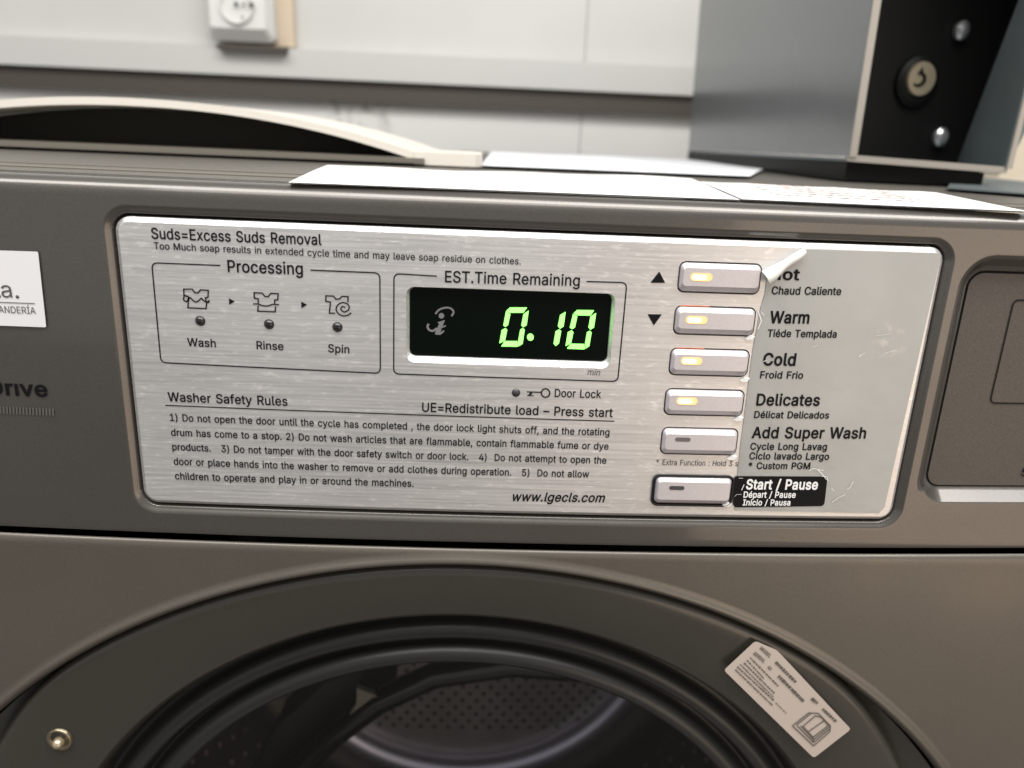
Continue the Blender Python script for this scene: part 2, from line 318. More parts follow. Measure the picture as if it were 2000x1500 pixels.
GLYPH_DATA = r"""
!	196	4;8`47>=5<>=588` 4Z6<4N6=4C6A4:6I426R3n6]3l6i3n75427@4:7I4C7P4N7U4Z7V4f7U517P5:7I5B7@5F755G6i5F6]5B6R5:6I516A4f6=
"	321	4F;>4>>=5@>=58;> 69;>61>=72>=6k;>
#	440	6j6@8>>=91>=7^6@ 3B8L3K9@9H9@9?8L 486@5K>=6>>=4k6@ 3`;<3i<09e<09];<
$	447	6B566B?G6l?G6l56 6X6764695T6?586I4^6W4I6h487<3k7S3b7m3^8I4`8I4d864j7f537X5@7L5N7B5^7;61756D726X716n727C767V7<7g7E857O8A7\8J7j8P8:8R8K8P8Z8L8h8D938:9=7n9E7`9M7P9S7?9Y6m9^609o5I:=4h:M4N:a4;;940;U3l<43n<P46<i4C=@4T=T4i=d5B>25]><6;>B6[>D7;>B7Y><84>28L=d8`=T91=A9><k9F<S9I<:8I<:8D<R88<e7f=57P=A76=H6Y=K6D=I61=F5_=@5P=85C<n59<b51<U4m<G4k<84m;g52;Y5;;N5F;D5S;;5a;460:n6>:i6L:e7@:W7O:S7_:N80:H8@:@8P:88_9n8l9b989U9C9F9J949O8a9P8K9N809G7W9:7@8j6k8U6Y8;6K7^6@7=69
%	676	5g:[5S:\5A:a51:i4c;44W;@4N;O4H;_4D<14C<D4C<\4D<o4H=@4O=P4X=_4c=l51>75A>?5S>C5g>E6<>C6N>?6^>76l=l77=_7@=P7F=@7J<o7L<\7L<D7J<17F;_7@;O77;@6l;46^:i6N:a6<:\ 5g;G67;I6C;O6L;Z6R;f6V<46W<D6W<\6V<l6S=96M=F6D=P67=V5g=Y5X=V5L=P5B=F5<=958<l57<\57<D58<45<;f5B;Z5K;O5X;I :m66:Y68:F6=:66E9h6O9]6\9T6k9N7;9J7M9H7_9H889J8J9N8\9T8l9]9;9i9H:79R:G9Z:Y9_:m9a;B9_;T9Z;d9R<29H<=9;<F8l<L8\<P8J<Q88<Q7_<P7M<L7;<E6k<<6\<16O;c6E;T6=;A68 :m6c;=6e;I6k;R75;X7B;\7P;]7_;]88;\8G;X8U;R8b;I8l;=92:m94:^92:Q8l:H8b:B8U:>8G:=88:=7_:>7P:B7B:H75:Q6k:]6e 5<6@:Z>=;T>=676@
&	448	6=695]6;5@6A4f6L4P6Z4=6j3n7>3c7T3\7l3Z8E3\8Z3`8m3g9=429M4>9\4M9k4]:950:H5D:W6P;O6W;T6^;Z6e;`6k;g71;o77<77;<@7=<J7><U7<<d77=26m==6a=F6S=K6A=M65=L5j=I5`=E5W=?5O=85I<o5E<e5B<[5A<O5B<B5E<75I;k5P;`5W;T5a;G5k;:67:l6D:\9n6@8d6@5c9g5Q:>5@:R51:e4d;64X;G4O;X4I;i4E<;4C<N4E<d4J=84S=J4^=Z4m=h5>>35R>;5h>@6@>A6X>@6n>;7B>37S=h7a=[7l=K85=:8:<h8<<T8;<E88<783;j7m;]7e;P7[;E7Q;:7E:o78:e5R9Y5?9J519<4f8n4_8a4Z8R4Y8C4Z834^7e4e7W4n7L5:7B5G795V735g70696n6M706`74737;7E7E7V7Q7e7_83808?8C8H8W8O8n8T9F8U9`9P9`9N9B9K8g9E8P9=8<947k8k7\8a7P8Y7F8Q7>8E6o836^7^6Q7G6G6n6?6U6;
'	206	4F;>4>>=5@>=58;>
(	273	4Q9O4R:44V:[4];D4e;l4o<S5<=95I=]5X>>5i>[6d>[6S>76D=R67<l5k<F5a;_5Y;95T:T5P:15O9O5P905S8Q5X835_7S5i72646P6B5m6R5G6d4`5i4`5N5R586D4g774[7j4T8\
)	273	3]4`405H4@5n4N6R4Y744b7U4i844n8S5191529O51:14m:T4h;94`;_4V<F4J<l4==R3n>73]>[4Y>[4i>>58=]5F=95R<S5\;l5e;C5k:[5o:4609O5n8\5f7h5Y755H6C535Q4Y4`
*	453	6A9_6F;K4j:P4Q;;62;m4Q<_4j=K6F<P6A>=72>=6n<P8I=K8b<_7B;m8b;;8I:P6n;K729_
+	453	6>6b6>;l77;l776b 458l459b9?9b9?8l
,	188	3^4I4<7G5A7G4L4I
-	453	8I:48I9<4j9<4j:4
.	188	4W6<4K6=4A6A476I3o6R3k6]3j6i3k753o7@477I4A7Q4K7U4W7W4c7U4n7Q587I5?7@5D755E6i5D6]5?6R586I4n6A4c6=
/	249	6c>U4?543F545j>U
0	453	6[69676=5V6G5:6X4a704M7M4=81418[3j9J3h:>3j;241;a4=<K4M<o4b=M5:=d5W>667>@6[>D7>>@7_>68;=d8T=M8h<o98<K9D;a9K;29M:>9K9J9D8[98818h7M8T708;6X7_6G7?6= 6[7272747G7<7Z7J7j7\88848B8P8J908N9U8P:>8N:g8J;L8B;m88<I7j<`7Z=37G=A72=I6[=L6C=I5n=A5[=35K<`5><I53;m4k;L4g:g4e:>4g9U4k90538P5>845K7\5[7J5n7<6C74
1	453	4D6@4D779?779?6@ 7L>=7L6@6L6@6L=@6I=@4N;f4N<k6>>=
2	453	486@486o6b9e74:87D:J7R:Z7^:j7g;87o;G84;U87;d88<387<E83<U7l<c7b<o7W=97I=A7:=G6i=J6X=L6E=J64=F5d=?5W=65L<k5C<]5<<N58<=57;j4:;j4<<G4C<b4N=:4^=P51=b5G>05`>;6<>A6Y>D76>A7Q>;7j>18@=b8R=Q8a==8l<g93<N95<494;b91;P8k;>8c:k8W:X8H:C859k7^9Q7C945Q7<5Q799=799=6@
3	453	6R69646;5W6A5=6J4d6V4P6f4>79417O3h7h3d8D4e8D4h834n7d567W5A7L5N7B5]7;5n766@736S726g737:777K7=7[7E7h7P837]8;7l8@8=8A8Q8@8c8;94849D7j9S7\9_7K9j76:16]:66A:85U:85U:k7X=@7X=D4>=D4>>=8l>=8l=M6K:V6K:a6o:b7O:^7l:T8E:F8Z:48k9^979F9?8m9A8Q9>84977Z8j7B8Z6m8E6[7m6L7Q6B736;
4	453	3`7i3`8^6o>=7o>=4e8f4e8c9U8c9U7i 7R6@7R897R8R7R;>8O;>8O6@
5	453	6U69686;5]6A5D6K4n6Y4[6i4K7<4?7R477i448B528B55835:7f5B7Y5L7N5X7D5e7<64766D736U726i737;787L7@7[7K7h7Y827h8:8:8>8M8@8b8>97899K829]7g9m7Z:;7K:F79:N6f:S6R:U6A:T60:Q5_:L5P:F5C:?58:64;:=4X>=8f>=8f=D5O=D5>:m5@:m5L;75Z;>5j;E6:;J6L;M6];N74;L7J;H7^;A81;78B:k8Q:]8^:M8j:;939g9:9R9>9;9?8c9<8D957f8i7L8X748D6`7m6O7R6C756<
6	453	6Z696<6<5`6C5F6O4o6_4\734L7J4A7e4:8B488b499;4?9T4H9o4U:L4h:n5A;T74>=8:>=5O:E5I:E5O:N5U:W5]:`5f:g60:n6<;36H;76U;96c;:7A;87[;184:g8I:X8[:F8j:0949W9;9;9=8]9;8?937b8h7I8X728E6^7n6N7T6C796< 6Z706m727?777O7?7]7I7h7V827e8:878>8I8?8]8>928:9D829U7h9d7]:17O:;7?:C6m:H6Z:I6G:H66:C5f:<5X:15L9e5B9V5;9E5693558^568J5;875B7f5L7V5X7I5f7?66776G72
7	453	4Y6@8;=@8;=D46=D46>=9?>=9?=A5]6@
8	453	6Z69696;5[6A5@6K4g6Y4S6j4B7>467T3n7m3l8G3m8\4290499C4C9T4O9d4]:14m:<5>:D5Q:I5Q:K59:T4e:a4U;44H;J4A;b4><<4A<U4G<m4R=B4b=U54=e5J>25b><6=>B6Z>D77>B7R><7j>28@=e8R=U8a=B8m<m93<U96<<93;b8l;J8_;48O:a8;:T7d:K7d:I87:D8G:<8W:18e9d919T9;9C9C909G8\9I8G9F7m9?7T927>8b6j8M6Y856K7Y6A7;6; 6Z7170727C767U7<7d7E817O8;7[8C7j8G898I8K8G8]8B8m8:9=809J7b9U7S9_7A9f6o9j6Z9k6F9j639f5a9_5R9U5D9J5:9=528m4m8]4k8K4m89517j597[5C7O5P7E5_7<61766E72 6Z:b6l:c7<:f7J:l7W;47b;>7k;J82;X86;g87<886<H82<W7l<d7c=07X=:7K=A7<=G6l=K6Z=L6H=K68=G5i=A5\=:5Q=05I<d5B<W5><H5=<85>;g5B;X5I;J5R;>5];45j:l69:f6I:c
9	453	6Z>D78>A7U>:7n=n8E=^8X=J8h=294<X9;<:9=;[9;;B96:h8m:N8_:08L9O838h6@6@5:6@7e:87k:87f9n7_9e7W9]7N9V7D9O799J6m9F6`9C6R9C649E5Y9K5A9V4l9e4Z:74K:M4@:f4:;A48;`4:<>4A<[4M=44]=K50=_5G=n5`>:6<>A 6Z=L6G=K66=F5f=>5X=35L<g5B<W5;<F57<455;`57;K5;;95B:g5L:X5X:L5f:A66::6G:56Z:36m:57?:97O:A7]:K7i:X82:g8:;88>;J8?;^8><38:<F82<W7i<f7]=37O=>7?=F6m=K
:	188	4W6<4K6=4A6A476I3o6R3k6]3j6i3k753o7@477I4A7Q4K7U4W7W4c7U4n7Q587I5?7@5D755E6i5D6]5?6R586I4n6A4c6= 4W:O4K:P4A:U47:\3o:f3k;03j;<3k;H3o;S47;]4A;d4K;h4W;j4c;h4n;d58;]5?;S5D;H5E;<5D;05?:f58:\4n:U4c:P
;	188	3^4I4<7G5A7G4L4I 4_:O4T:P4I:U4?:\48:f43;042;<43;H48;S4?;]4I;d4T;h4_;j4l;h56;d5@;]5G;S5L;H5M;<5L;05G:f5@:\56:U4l:P
<	453	4992499\9<<?9<;<5F9H5H9L5H9B5F9F9<7Q9<6O
=	453	4@:54@:m95:m95:5 4@7a4@8Y958Y957a
>	453	9;92496O497Q7n9F7l9B7l9L7n9H49;<49<?9;9\
?	358	5<8X5<8_5=9;5@9S5E9f5L:55U:B5`:M5l:W6::a6I:j6W;56d;A6o;N77;]7<;m7><@7<<O79<]72<i6j=46`==6T=D6G=I69=M5j=N5[=M5N=J5A=E55=>4k=54b<i4[<\4V<L4T<:3S<:3V<V3^<n3i=D48=W4J=g4_>356><5O>B5j>D6F>B6`><77>27K=f7\=V7j=C84<n8:<W8<<>8:;d84;L7j;77\:d7K:T76:E6i:<6]:36S9k6K9b6D9X6@9M6<9@6:916:8^6:8X 5\6<5P6=5E6A5;6I546R506]4n6i5075547@5;7I5E7P5P7U5\7V5h7U627P6<7I6C7@6H756I6i6H6]6C6R6<6I626A5h6=
@	676	8[497k4;7>4B6U4N604^5O53525K4Z5h4E6I456n3j7W3c8C3`933c9b3j:M45;54F;Z4Z<;53<X5O=160=F6T=V7<=b7g=i8U=l9B=i9k=b:P=U;2=D;P=0;j<W<@<<<S;_<a;?<k:]=1:;=39W=39?=18f<o8N<k86<f7`<_7L<U79<I6j<;6\;i6R;U6M;=6K:o6K:b6M:T6Q:G6U:;6\:16d9h6m9b789_7D9\7D9U769J6i9<6^8k6T8W6O8>6M7b6O7I6W736c6`746P7I6D7`6;8;668X6496669T6=9o6G:I6T:_6e;279;B7O;N7h;U8B;W8W;V8i;R99;K9F;C9Q;:9X;29[;29[;O:R;O:R7n:S7a:W7U:]7J:e7B;17=;>7;;M7=;Z7B;e7L;m7Y<37j<88?<;8X<<96<=9W<;:5<7:Q;o:m;c;G;U;_;C<5:n<I:U<Z::<h9[=299=88S=:7m=87J=26j<h6M<Z63<I5\<45H;[58;@4k:a4a:?4\9Z4Z924\8J4a7d4k7B586c5H6H5]5o645[6O5J6n5<7P52854m8]4k904k9B4m9T509d53:457:B5;:O5?:Y5B:a5E;04U:e4Q:X4L:H4H:74D9e4@9S4=9@4;8n49 8A7A8V7B8h7G967N9C7Y9M7f9T869Y8J9]8`9^999]9R9Y9g9S:99K:G9A:R95:Z8f:_8V:b8C:d81:b7a:]7S:U7G:K7<:>749o6n9^6k9L6j996k8d6n8P738=7:7l7C7^7O7Q7]7H7n7C
A	480	3H6@6A>=7L>=:G6@9C6@7W:n7P;C7H;Z7@<477<R6l=66`=^6m=^6a=56V<R6M<36D;Y6=;B67:n4M6@ 4f8N4f9G8j9G8j8N
B	456	446@44>=6i>=7J>;7h>58A=k8V=]8g=M95=:9><e9D<N9F<69E;a9A;P9;;@92;38h:g8\:^8O:V8A:P83:K83:F8C:D8S:>8c:5929j9?9\9J9K9S989X8a9Z8H9X7o9R7X9H7C9:708h6_8P6R856H7T6B6o6@ 55796m797Q7<7m7C8B7P8P7`8Y838[8I8Z8Y8V8i8N988E9E889Q7j9Z7Y9a7E9e709g559g 55:]6f:]78:_7I:b7X:h7f;082;:8;;F8B;T8G;c8H<48E<I8><\81<m7^=:7F=A6h=D55=D
C	510	7C696Y6=626G5N6Y4o714T7O4>833m8]3d9K3`:>3d;13m;`4><I4T<m4o=K5N=d62>56Y>@7C>D7]>B85>?8L>88b>097=e9J=W9[=H9k=6:8<b:C<M:K<5:Q;\9P;\9L;m9E<<9=<K94<W8i<b8]<l8P=58B=<83=A7d=E7T=G7C=H6e=E6I==60=05Y<^5E<G55;l4i;L4b:g4_:>4b9U4i91558Q5E855Y7^607L6J7?6e787C757T767d78837<8B7A8P7H8]7Q8i7Z947f9=829E8@9L8P9P8`:Q8`:K8G:C80:87[9k7G9\759J6f976X8c6M8M6E856>7]6:
D	502	6S6@4X6@4X796O79767<7X7D867Q8O7c8c8:938U9>959E9X9G:?9E:f9>;I93;i8d<D8P<Z88<l7[=97:=A6U=D4U=D4U>=6Y>=7I>983=o8Y=^99=G9T<j9i<G:9;_:B;2:F:?:B9M:98_9i879S7S98768W6_806N7D6C 55>=556@446@44>=
E	419	446@44>=8l>=8l=D55=D55:^8[:^8[9e559e55798o798o6@
F	410	446@44>=8i>=8i=D55=D55:V8R:V8R9]559]556@
G	520	7E696Y6=616G5M6Y4n714S7O4=843m8]3c9K3`:>3c;13m;`4=<I4S<m4m=K5M=d60>56W>@7A>D7[>B84>>8L>88c=n98=c9K=U9]=E9l=4:9<`:D<K:L<5:R;]9P;]9J;m9C<;9;<I92<V8h<a8\<k8P=48B=;83=@7d=E7S=G7A=H6d=E6I==5o=05X<^5E<H55;l4i;L4b:g4_:>4b9U4i91558Q5E855Y7_607L6J7?6f787E757`778:7=8Q7G8e7U967f9D8;9O8S9U8m9W9J9j9G7S9G7S:@:V:@:V9H:S8`:J8<:;7[9g7>9N6f916S8P6E7l6<
H	517	446@44>=55>=55:a9@:a9@>=:A>=:A6@9@6@9@9h559h556@
I	300	3W6@3W794n794n=D3W=D3W>=7E>=7E=D5o=D5o797E797E6@
J	396	61695G6>4b6K4C6a3l7?3^7d3Y8Q3Y8m4Z8m4Z8Q4\854d7]527J5C7=5X7561726I756^7=707J7=7]7E857H8Q7H>=8H>=8H8Q8D7d867?7^6a7?6K6[6>
K	467	4`8Q4`9X4l9g58:65C:E5O:S5Z:a5f:o63;=6?;K6L;X8d>=:8>=6_:T6\:T 446@44>=55>=55;N549a559A556@ 8l6@64:C6\;5:96@
L	393	446@44>=55>=55798a798a6@
M	628	446@44>=5P>=7M9;7P937T8j7W8_7[8S7_8G7c8;7g7n7k7a7o7T837G877<8:717k717o7;827G867S8:7_8>7l8B898F8F8J8R8N8^8R8i8U938X9;:T>=<0>=<06@;06@;0:c;0:n;0;:;0;G;1;T;1;b;1<1;1<?;2<N;2<];2<l;3=;;3=I;9=I;4=9:o<i:j<Y:d<I:_<::Z;k:U;\:P;O:K;B:G;6:C:l:@:c8N6@7V6@5b:c5_:l5[;65W;A5S;M5N;[5I;i5D<85><H59<X54<h4n=94h=I4o=I4o=<50<n50<`50<Q51<B51<451;e51;V52;H52;;52:n52:c526@
N	523	446@44>=5@>=8O978U8n8[8c8c8W8k8I938:9<7k9D7Z9M7I9V779M769K7H9J7Z9I7l9H8>9G8N9G8]9G8k9G989G9C9G>=:G>=:G6@9;6@6B:b6::o62;=5i;K5`;Z5W;k5L<=5@<R53<i4d=D4o=F50<m51<V52<@53;k54;Y54;H55;955:m55:c556@
O	533	7C696Y6=626G5N6Y4o714T7O4>833m8]3d9K3`:>3d;13m;`4><I4T<m4o=K5N=d62>56Y>@7C>D7m>@8T>598=d9W=K:2<m:H<I:X;`:b;1:e:>:b9K:X8]:H83:27O9W71986Y8T6G7m6= 7C757`778<7?8U7L8l7^9@849P8P9\909d9U9f:>9d:g9\;L9P;m9@<H8l<_8U=18<=>7`=E7C=H6e=E6J==60=15Y<_5F<H55;l4i;L4b:g4_:>4b9U4i90558P5F855Y7^607L6J7?6e77
P	445	446@44>=6c>=7H>:7i>38D=g8\=W8o=D9><n9H<T9O<99Q;\9O;>9H:c9>:I8o:38\9_8D9O7i9C7H9<6c9:4e9:4e:26a:279:47O:87a:@80:J8<:W8E:f8K;68O;H8P;\8O;o8K<A8E<R8<<`80<l7a=77O=>79=C6`=D55=D556@
Q	533	6m8_818_8i7U987A:L5P9I5P8R6[8C6n 7C696Y6=626G5N6Y4o714T7O4>833m8]3d9K3`:>3d;13m;`4><I4T<m4o=K5N=d62>56Y>@7C>D7m>@8T>598=d9W=K:2<m:H<I:X;`:b;1:e:>:b9K:X8]:H83:27O9W71986Y8T6G7m6= 7C757`778<7?8U7L8l7^9@849P8P9\909d9U9f:>9d:g9\;L9P;m9@<H8l<_8U=18<=>7`=E7C=H6e=E6J==60=15Y<_5F<H55;l4i;L4b:g4_:>4b9U4i90558P5F855Y7^607L6J7?6e77
R	449	446@44>=6d>=7I>:7i>48E=i8\=Y90=G9>=19I<X9O<=9Q;`9O;C9I:h9>:O90::8\9h8E9Y7i9N7I9H6d9F4X9F4X:?6b:?7::@7P:D7b:K81:T8=:_8F:l8L;<8P;M8Q;`8P<38L<E8F<U8=<c81<n7b=87O=>7:=C6a=D55=D556@ 8Y6@6^9e7g9e9d6@
S	447	6X6764695T6?586I4^6W4I6h487<3k7S3b7m3^8I4`8I4d864j7f537X5@7L5N7B5^7;61756D726X716n727C767V7<7g7E857O8A7\8J7j8P8:8R8K8P8Z8L8h8D938:9=7n9E7`9M7P9S7?9Y6m9^609o5I:=4h:M4N:a4;;940;U3l<43n<P46<i4C=@4T=T4i=d5B>25]><6;>B6[>D7;>B7Y><84>28L=d8`=T91=A9><k9F<S9I<:8I<:8D<R88<e7f=57P=A76=H6Y=K6D=I61=F5_=@5P=85C<n59<b51<U4m<G4k<84m;g52;Y5;;N5F;D5S;;5a;460:n6>:i6L:e7@:W7O:S7_:N80:H8@:@8P:88_9n8l9b989U9C9F9J949O8a9P8K9N809G7W9:7@8j6k8U6Y8;6K7^6@7=69
T	449	3X=D3X>=9Y>=9Y=D79=D796@696@69=D
U	517	7;686T6:626B5R6O566a4_774M7P4?7l478L448m44>=54>=5492568[5<8E5E815Q7_5a7P637D6H7;6`757;747U757m7;8C7D8U7P8d7_9181998E9?8[9A929A>=:A>=:A8m:>8L:67l9i7P9V779?6a8c6O8D6B7a6:
V	480	6D6@3H>=4L>=689N6?9;6G8d6O8I6Y7j6d7G706_6c6_6o7G797k7C8J7L8e7S9;7Z9N9C>=:G>=7N6@
W	686	5S6@3H>=4J>=5[9D5_935d8b5g8Q5k8@5o7o637^667L6:7:6=6h656h697:6<7L6@7^6C7o6G8@6K8Q6O8b6T936X9D7j>=94>=:F9D:J93:N8b:R8Q:V8@:Z7o:^7^:b7L:f7::i6h:`6h:d7::g7L:k7^:o7o;28@;68Q;;8b;?93;C9D<S>==V>=;J6@:?6@8h;C8b;Y8]<08W<G8R<a8M==8H=[8V=[8Q=>8L<d8G<K8B<38<;[86;C6^6@
X	474	3J6@6Q:\6Q9l3U>=4`>=5j<P64<B6<<56D;i6K;^6Q;T6W;I6^;>6d;16k:d6`:d6g;16n;=74;I7:;S7A;^7H;i7P<57X<B7b<P8n>=:6>=7;9o7;:_:@6@966@7\8A7S8N7K8Z7D8e7>8o7899729C6l9N6e9Z6^9g6l9g6f9[6_9O6Y9D6S9:6M906F8f6?8[678O5n8A4S6@
Y	472	6C6@6C9P3H>=4S>=68;X6C;G6M;56V:d6_:R6h:>729f6X9f6a:>6j:S73:e7<;67F;G7P;X95>=:?>=7D9P7D6@
Z	438	3b6@3b6n7I<A7T<P7_<_7j<o86=>8A=M8M=\8T=F8?=E7j=E7U=D7A=D6l=D6W=D3`=D3`>=9E>=9E=N5a8A5U815J7a5>7Q527A4f714Y6a4R764g775;785P795e7969796N799G799G6@
[	273	4]4`4]>[6d>[6d=g5X=g5X5T6d5T6d4`
\	249	5j543F>U4?>U6c54
]	273	3]4`3]5T4i5T4i=g3]=g3]>[5d>[5d4`
^	327	5R=P5d=P5d=75R=7 3S:V59=m6==m7d:V6h:V5Y=A5^=A4P:V
_	319	876@875H385H386@
`	219	4j<m3h>Q4l>Q5\<m
a	389	5X675A694k6=4V6E4D6O446]3h6m3^7?3X7T3V7l3X8@3\8R3c8a3m8n48984F9A4T9H4d9N559S5G9V5Y9Y5j9\6@9_6R9a6b9c6o9e799g7A9k7G:07J:67L:?7L:A7K:P7H:]7C:i7<;373;;6h;B6[;G6L;J6<;K5j;J5[;G5M;B5A;<57;54n:m4f:d4`:[4\:R3a:c3k;948;K4G;Z4W;f4j<05=<75Q<<5e<?6:<@6H<@6W<>6g<;77<77G<17V;h7d;^80;P8:;@8B:m8G:V8I:;8I6@7M6@7M747H747C6k7<6b746Y6j6P6]6H6O6A6?6<5m69 5b6m686o6K736\7;6j7D767P7?7]7F7l7J8:7L8J7L9>7H9;7C987;9673946i926_906U8n6J8m6@8k678j5n8i5g8h5Y8f5K8c5>8_528Y4h8S4_8K4Y8B4U864T7i4U7]4X7R4^7H4e7@4o795:745F705T6n
b	424	6]686H69656=5d6D5W6L5K6U5B6_5:6i53724n7;4h7;4h6@3m6@3m>=4j>=4j;?4n;?53;G5:;P5A;Z5K;c5V;l5c<564<;6G<?6]<@7;<>7W<681;i8G;V8Z;@8j:e95:E9<9c9>9=9<8W95848j7T8[798H6b816P7X6C7<6: 6T6o6j717>777O7B7^7P7j7a84858;8K8?8c8@9=8?9W8;9o84:E7k:Y7_:j7P;77>;B6k;H6T;J6>;H5j;B5Y;85K:k5>:Z55:G4n:14j9X4i9=4j8b4n8J55835?7_5K7N5Z7A5k776>71
c	396	6G685f6;5H6C4m6P4U6c4@7:407U3d843]8V3Z9;3]9a3d:D40:c4@;>4U;U4m;h5H<65f<>6G<@6Z<@6k<=7<<97L<37[;l7i;d86;Z8B;O8L;B8U;48\:e8b:U7g:F7d:P7_:Y7Z:a7T:i7N;07F;77=;<74;A6j;E6_;H6T;I6G;J60;H5[;A5I;65::h4n:V4d:B4^9l4Z9T4X9;4Z8c4^8K4d854n7a5:7P5I7B5[7760716G6n6T6o6`716k7475777>7<7G7B7O7I7U7P7\7Y7a7b7e7k7h858c7f8]7V8V7F8M788C6k876`7j6U7\6L7M6E7=6?6l6;6Z69
d	424	6;685]6:5A6C4g6P4Q6b4>793o7T3c843\8W3Z9=3\9c3c:E3o:e4>;@4Q;V4h;i5A<65]<>6<<@6R<?6e<;75<57C;l7N;c7W;Z7_;P7e;G7j;?7o;?7o>=8l>=8l6@816@817;7k7;7e727_6i7W6_7M6U7B6L746D6d6=6Q69 6E6o6Z716n777?7A7N7N7Z7_7c837j8J7n8b809=7n9X7j:17d:G7Z:Z7N:k7?;86n;B6[;H6E;J5n;H5Z;B5I;75::j4n:Y4d:E4^9o4Z9W4X9=4Z8c4^8K4e854n7a5:7P5I7B5Z775n71
e	404	6L685i6;5I6C4m6P4T6c4@7:407U3d843]8V3Z9;3\9`3d:B3o:b4?;=4S;T4k;g5F<55d<>6E<@6Z<?6n<<7B<67U;n7g;c87;U8F;D8S;18]:Z8e:@8j9c8k9B8k8i4C8i4C9]8J9]7n9J7l9b7h:87b:M7X:^7M:m7?;:6n;C6[;H6E;J5o;H5\;C5J;95;:m4o:^4e:N4^:;4Y9g4X9S4X924Z8W4^8?4f7j517X5?7I5O7=5a7566706L6n6[6o6i7176757A7:7L7A7U7I7^7R7d7]7j7i8e7[8^7H8T778G6g886Z7f6N7S6D7=6=6e69
f	254	6\<;6\;G3>;G3><; 4I6@4I=04J=D4O=V4X=f4c>350>>5?>G5P>M5a>Q63>R6A>R6L>Q6V>O6_>M6f>K6k>I6[=T6X=V6T=W6O=X6I=Y6B=Z6;=Z5j=X5\=T5R=L5K=A5G=35F<c5F6@
g	425	6G3i5l3k5T3n5>444j4<4Y4F4J4R4>4_434l3k5;4]5W4c5O4j5G525>5;565F4n5R4h5a4c634`6G4_6d4a7=4i7R557b5F7l5^7o6:7o7D7j7D7e7<7^737W6i7M6`7B6W746P6d6J6Q6F6;6E5]6G5B6N4i6[4R6k4?7A3o7Z3c883\8Z3Z9?3\9e3c:G3o:e4?;@4R;V4h;i5B<65^<>6<<@6R<?6e<;75<57C;m7O;d7X;Z7`;P7f;G7l;?81;?81<;8l<;8l678j5X8c5=8V4f8F4S824D7[487A406e3k 6E7;6[7=6n7B7@7K7N7W7Z7g7d897k8N7o8f809A7o9[7k:27d:H7[:[7O:k7@;86o;B6[;H6E;J5n;H5[;B5I;85::j4n:Z4e:F4^:14Z9Z4X9A4Z8g4^8P4e8;4n7h5;7X5I7L5[7B5o7=
h	410	4j9c4j6@3m6@3m>=4j>=4j:_4^:_4l;?5<;X5P;j5g<66@<>6[<@74<?7K<97_<181;d8@;T8M;A8V:j8[:O8]:08]6@7`6@7`9k7]:G7V:^7I;078;>6c;F6J;I68;H5h;D5Y;=5K;45@:i56:[4o:J4k:8
i	167	3m6@3m<;4j<;4j6@ 4L=;4A=<47=@3n=G3g=O3c=X3a=c3c=n3g>83n>@47>F4A>J4L>L4W>J4a>F4j>@51>855=n56=c55=X51=O4j=G4a=@4W=<
j	167	3m<;4j<;4j5b4h5L4d584^4f4T4V4H4I494?3g473S433<412n412n4i3:4i3J4k3W503`583g5C3k5R3m5c 4K=;4@=<46=@3m=G3g=O3b=X3a=c3b=n3g>83m>@46>F4@>J4K>L4W>J4a>F4j>@50>855=n56=c55=X50=O4j=G4a=@4W=<
k	381	4f8I4f9T519T7T<;8`<;609G5i9G 3m6@3m>=4j>=4j6@ 7^6@5L9:679e8l6@
l	189	5C6>4h6@4S6H4B6T466e3o7;3m7T3m>=4j>=4j7c4j7S4m7G507>56795?755J745P745U745X755\755_765b765m6C5g6A5a6@5Z6?5R6>5K6>
m	610	3m6@3m<;4h<;4h:g4d:g4j;:52;K5<;Z5H;f5V<05d<863<>6C<A6S<B6m<?7D<77W;i7g;V82;@89:g80:g86;88>;I8I;W8V;d8d;n95<79F<=9Y<A9m<B:B<A:V<<:i<4;:;i;I;Z;U;H;^;3;c:[;e:?;e6@:h6@:h:>:e:W:]:j:Q;9:@;C9n;I9[;J9J;I9;;F8n;@8c;88Y:n8Q:b8L:U8H:G8G:78G6@7J6@7J:D7H:X7A:i75;76f;B6T;H6?;J61;I5c;F5V;@5I;85?:n56:a4o:R4k:A4j9n4j6@
n	410	4j9c4j6@3m6@3m<;4h<;4h:_4^:_4l;?5<;X5P;j5g<66@<>6[<@74<?7K<97_<181;d8@;T8M;A8V:j8[:O8]:08]6@7`6@7`9k7]:G7V:^7I;078;>6c;F6J;I68;H5h;D5Y;=5K;45@:i56:[4o:J4k:8
o	415	6G685f6;5H6C4m6P4U6c4@7:407U3d843]8V3Z9;3]9a3d:D40:c4@;>4U;U4m;h5H<65f<>6G<@6i<>7G<67c;h8;;U8O;>8_:c8k:D939a959;938V8k848_7U8O7:8;6c7c6P7G6C6i6; 6G6n6_7174777F7B7U7P7b7a7k85828K868c879;869T829l7k:B7b:V7U:h7F;674;A6_;H6G;J60;H5[;A5I;65::h4n:V4d:B4^9l4Z9T4X9;4Z8c4^8K4d854n7a5:7P5I7B5[776071
p	424	3m413m<;4h<;4h;?4n;?53;G5:;P5A;Z5K;c5V;l5c<564<;6G<?6]<@7;<>7W<681;i8G;V8Z;@8j:e95:E9<9c9>9=9<8W95848j7T8[798H6b816P7X6C7<6:6]686H69656=5e6D5W6L5K6U5B6_5:6i54724n7;4j7;4j41 6T6o6j717>777O7B7^7P7j7a84858;8K8?8c8@9=8?9W8;9o84:E7k:Y7_:j7P;77>;B6k;H6T;J6>;H5j;B5Y;85K:k5>:Z55:G4n:14j9X4i9=4j8b4n8J55835?7_5K7N5Z7A5k776>71
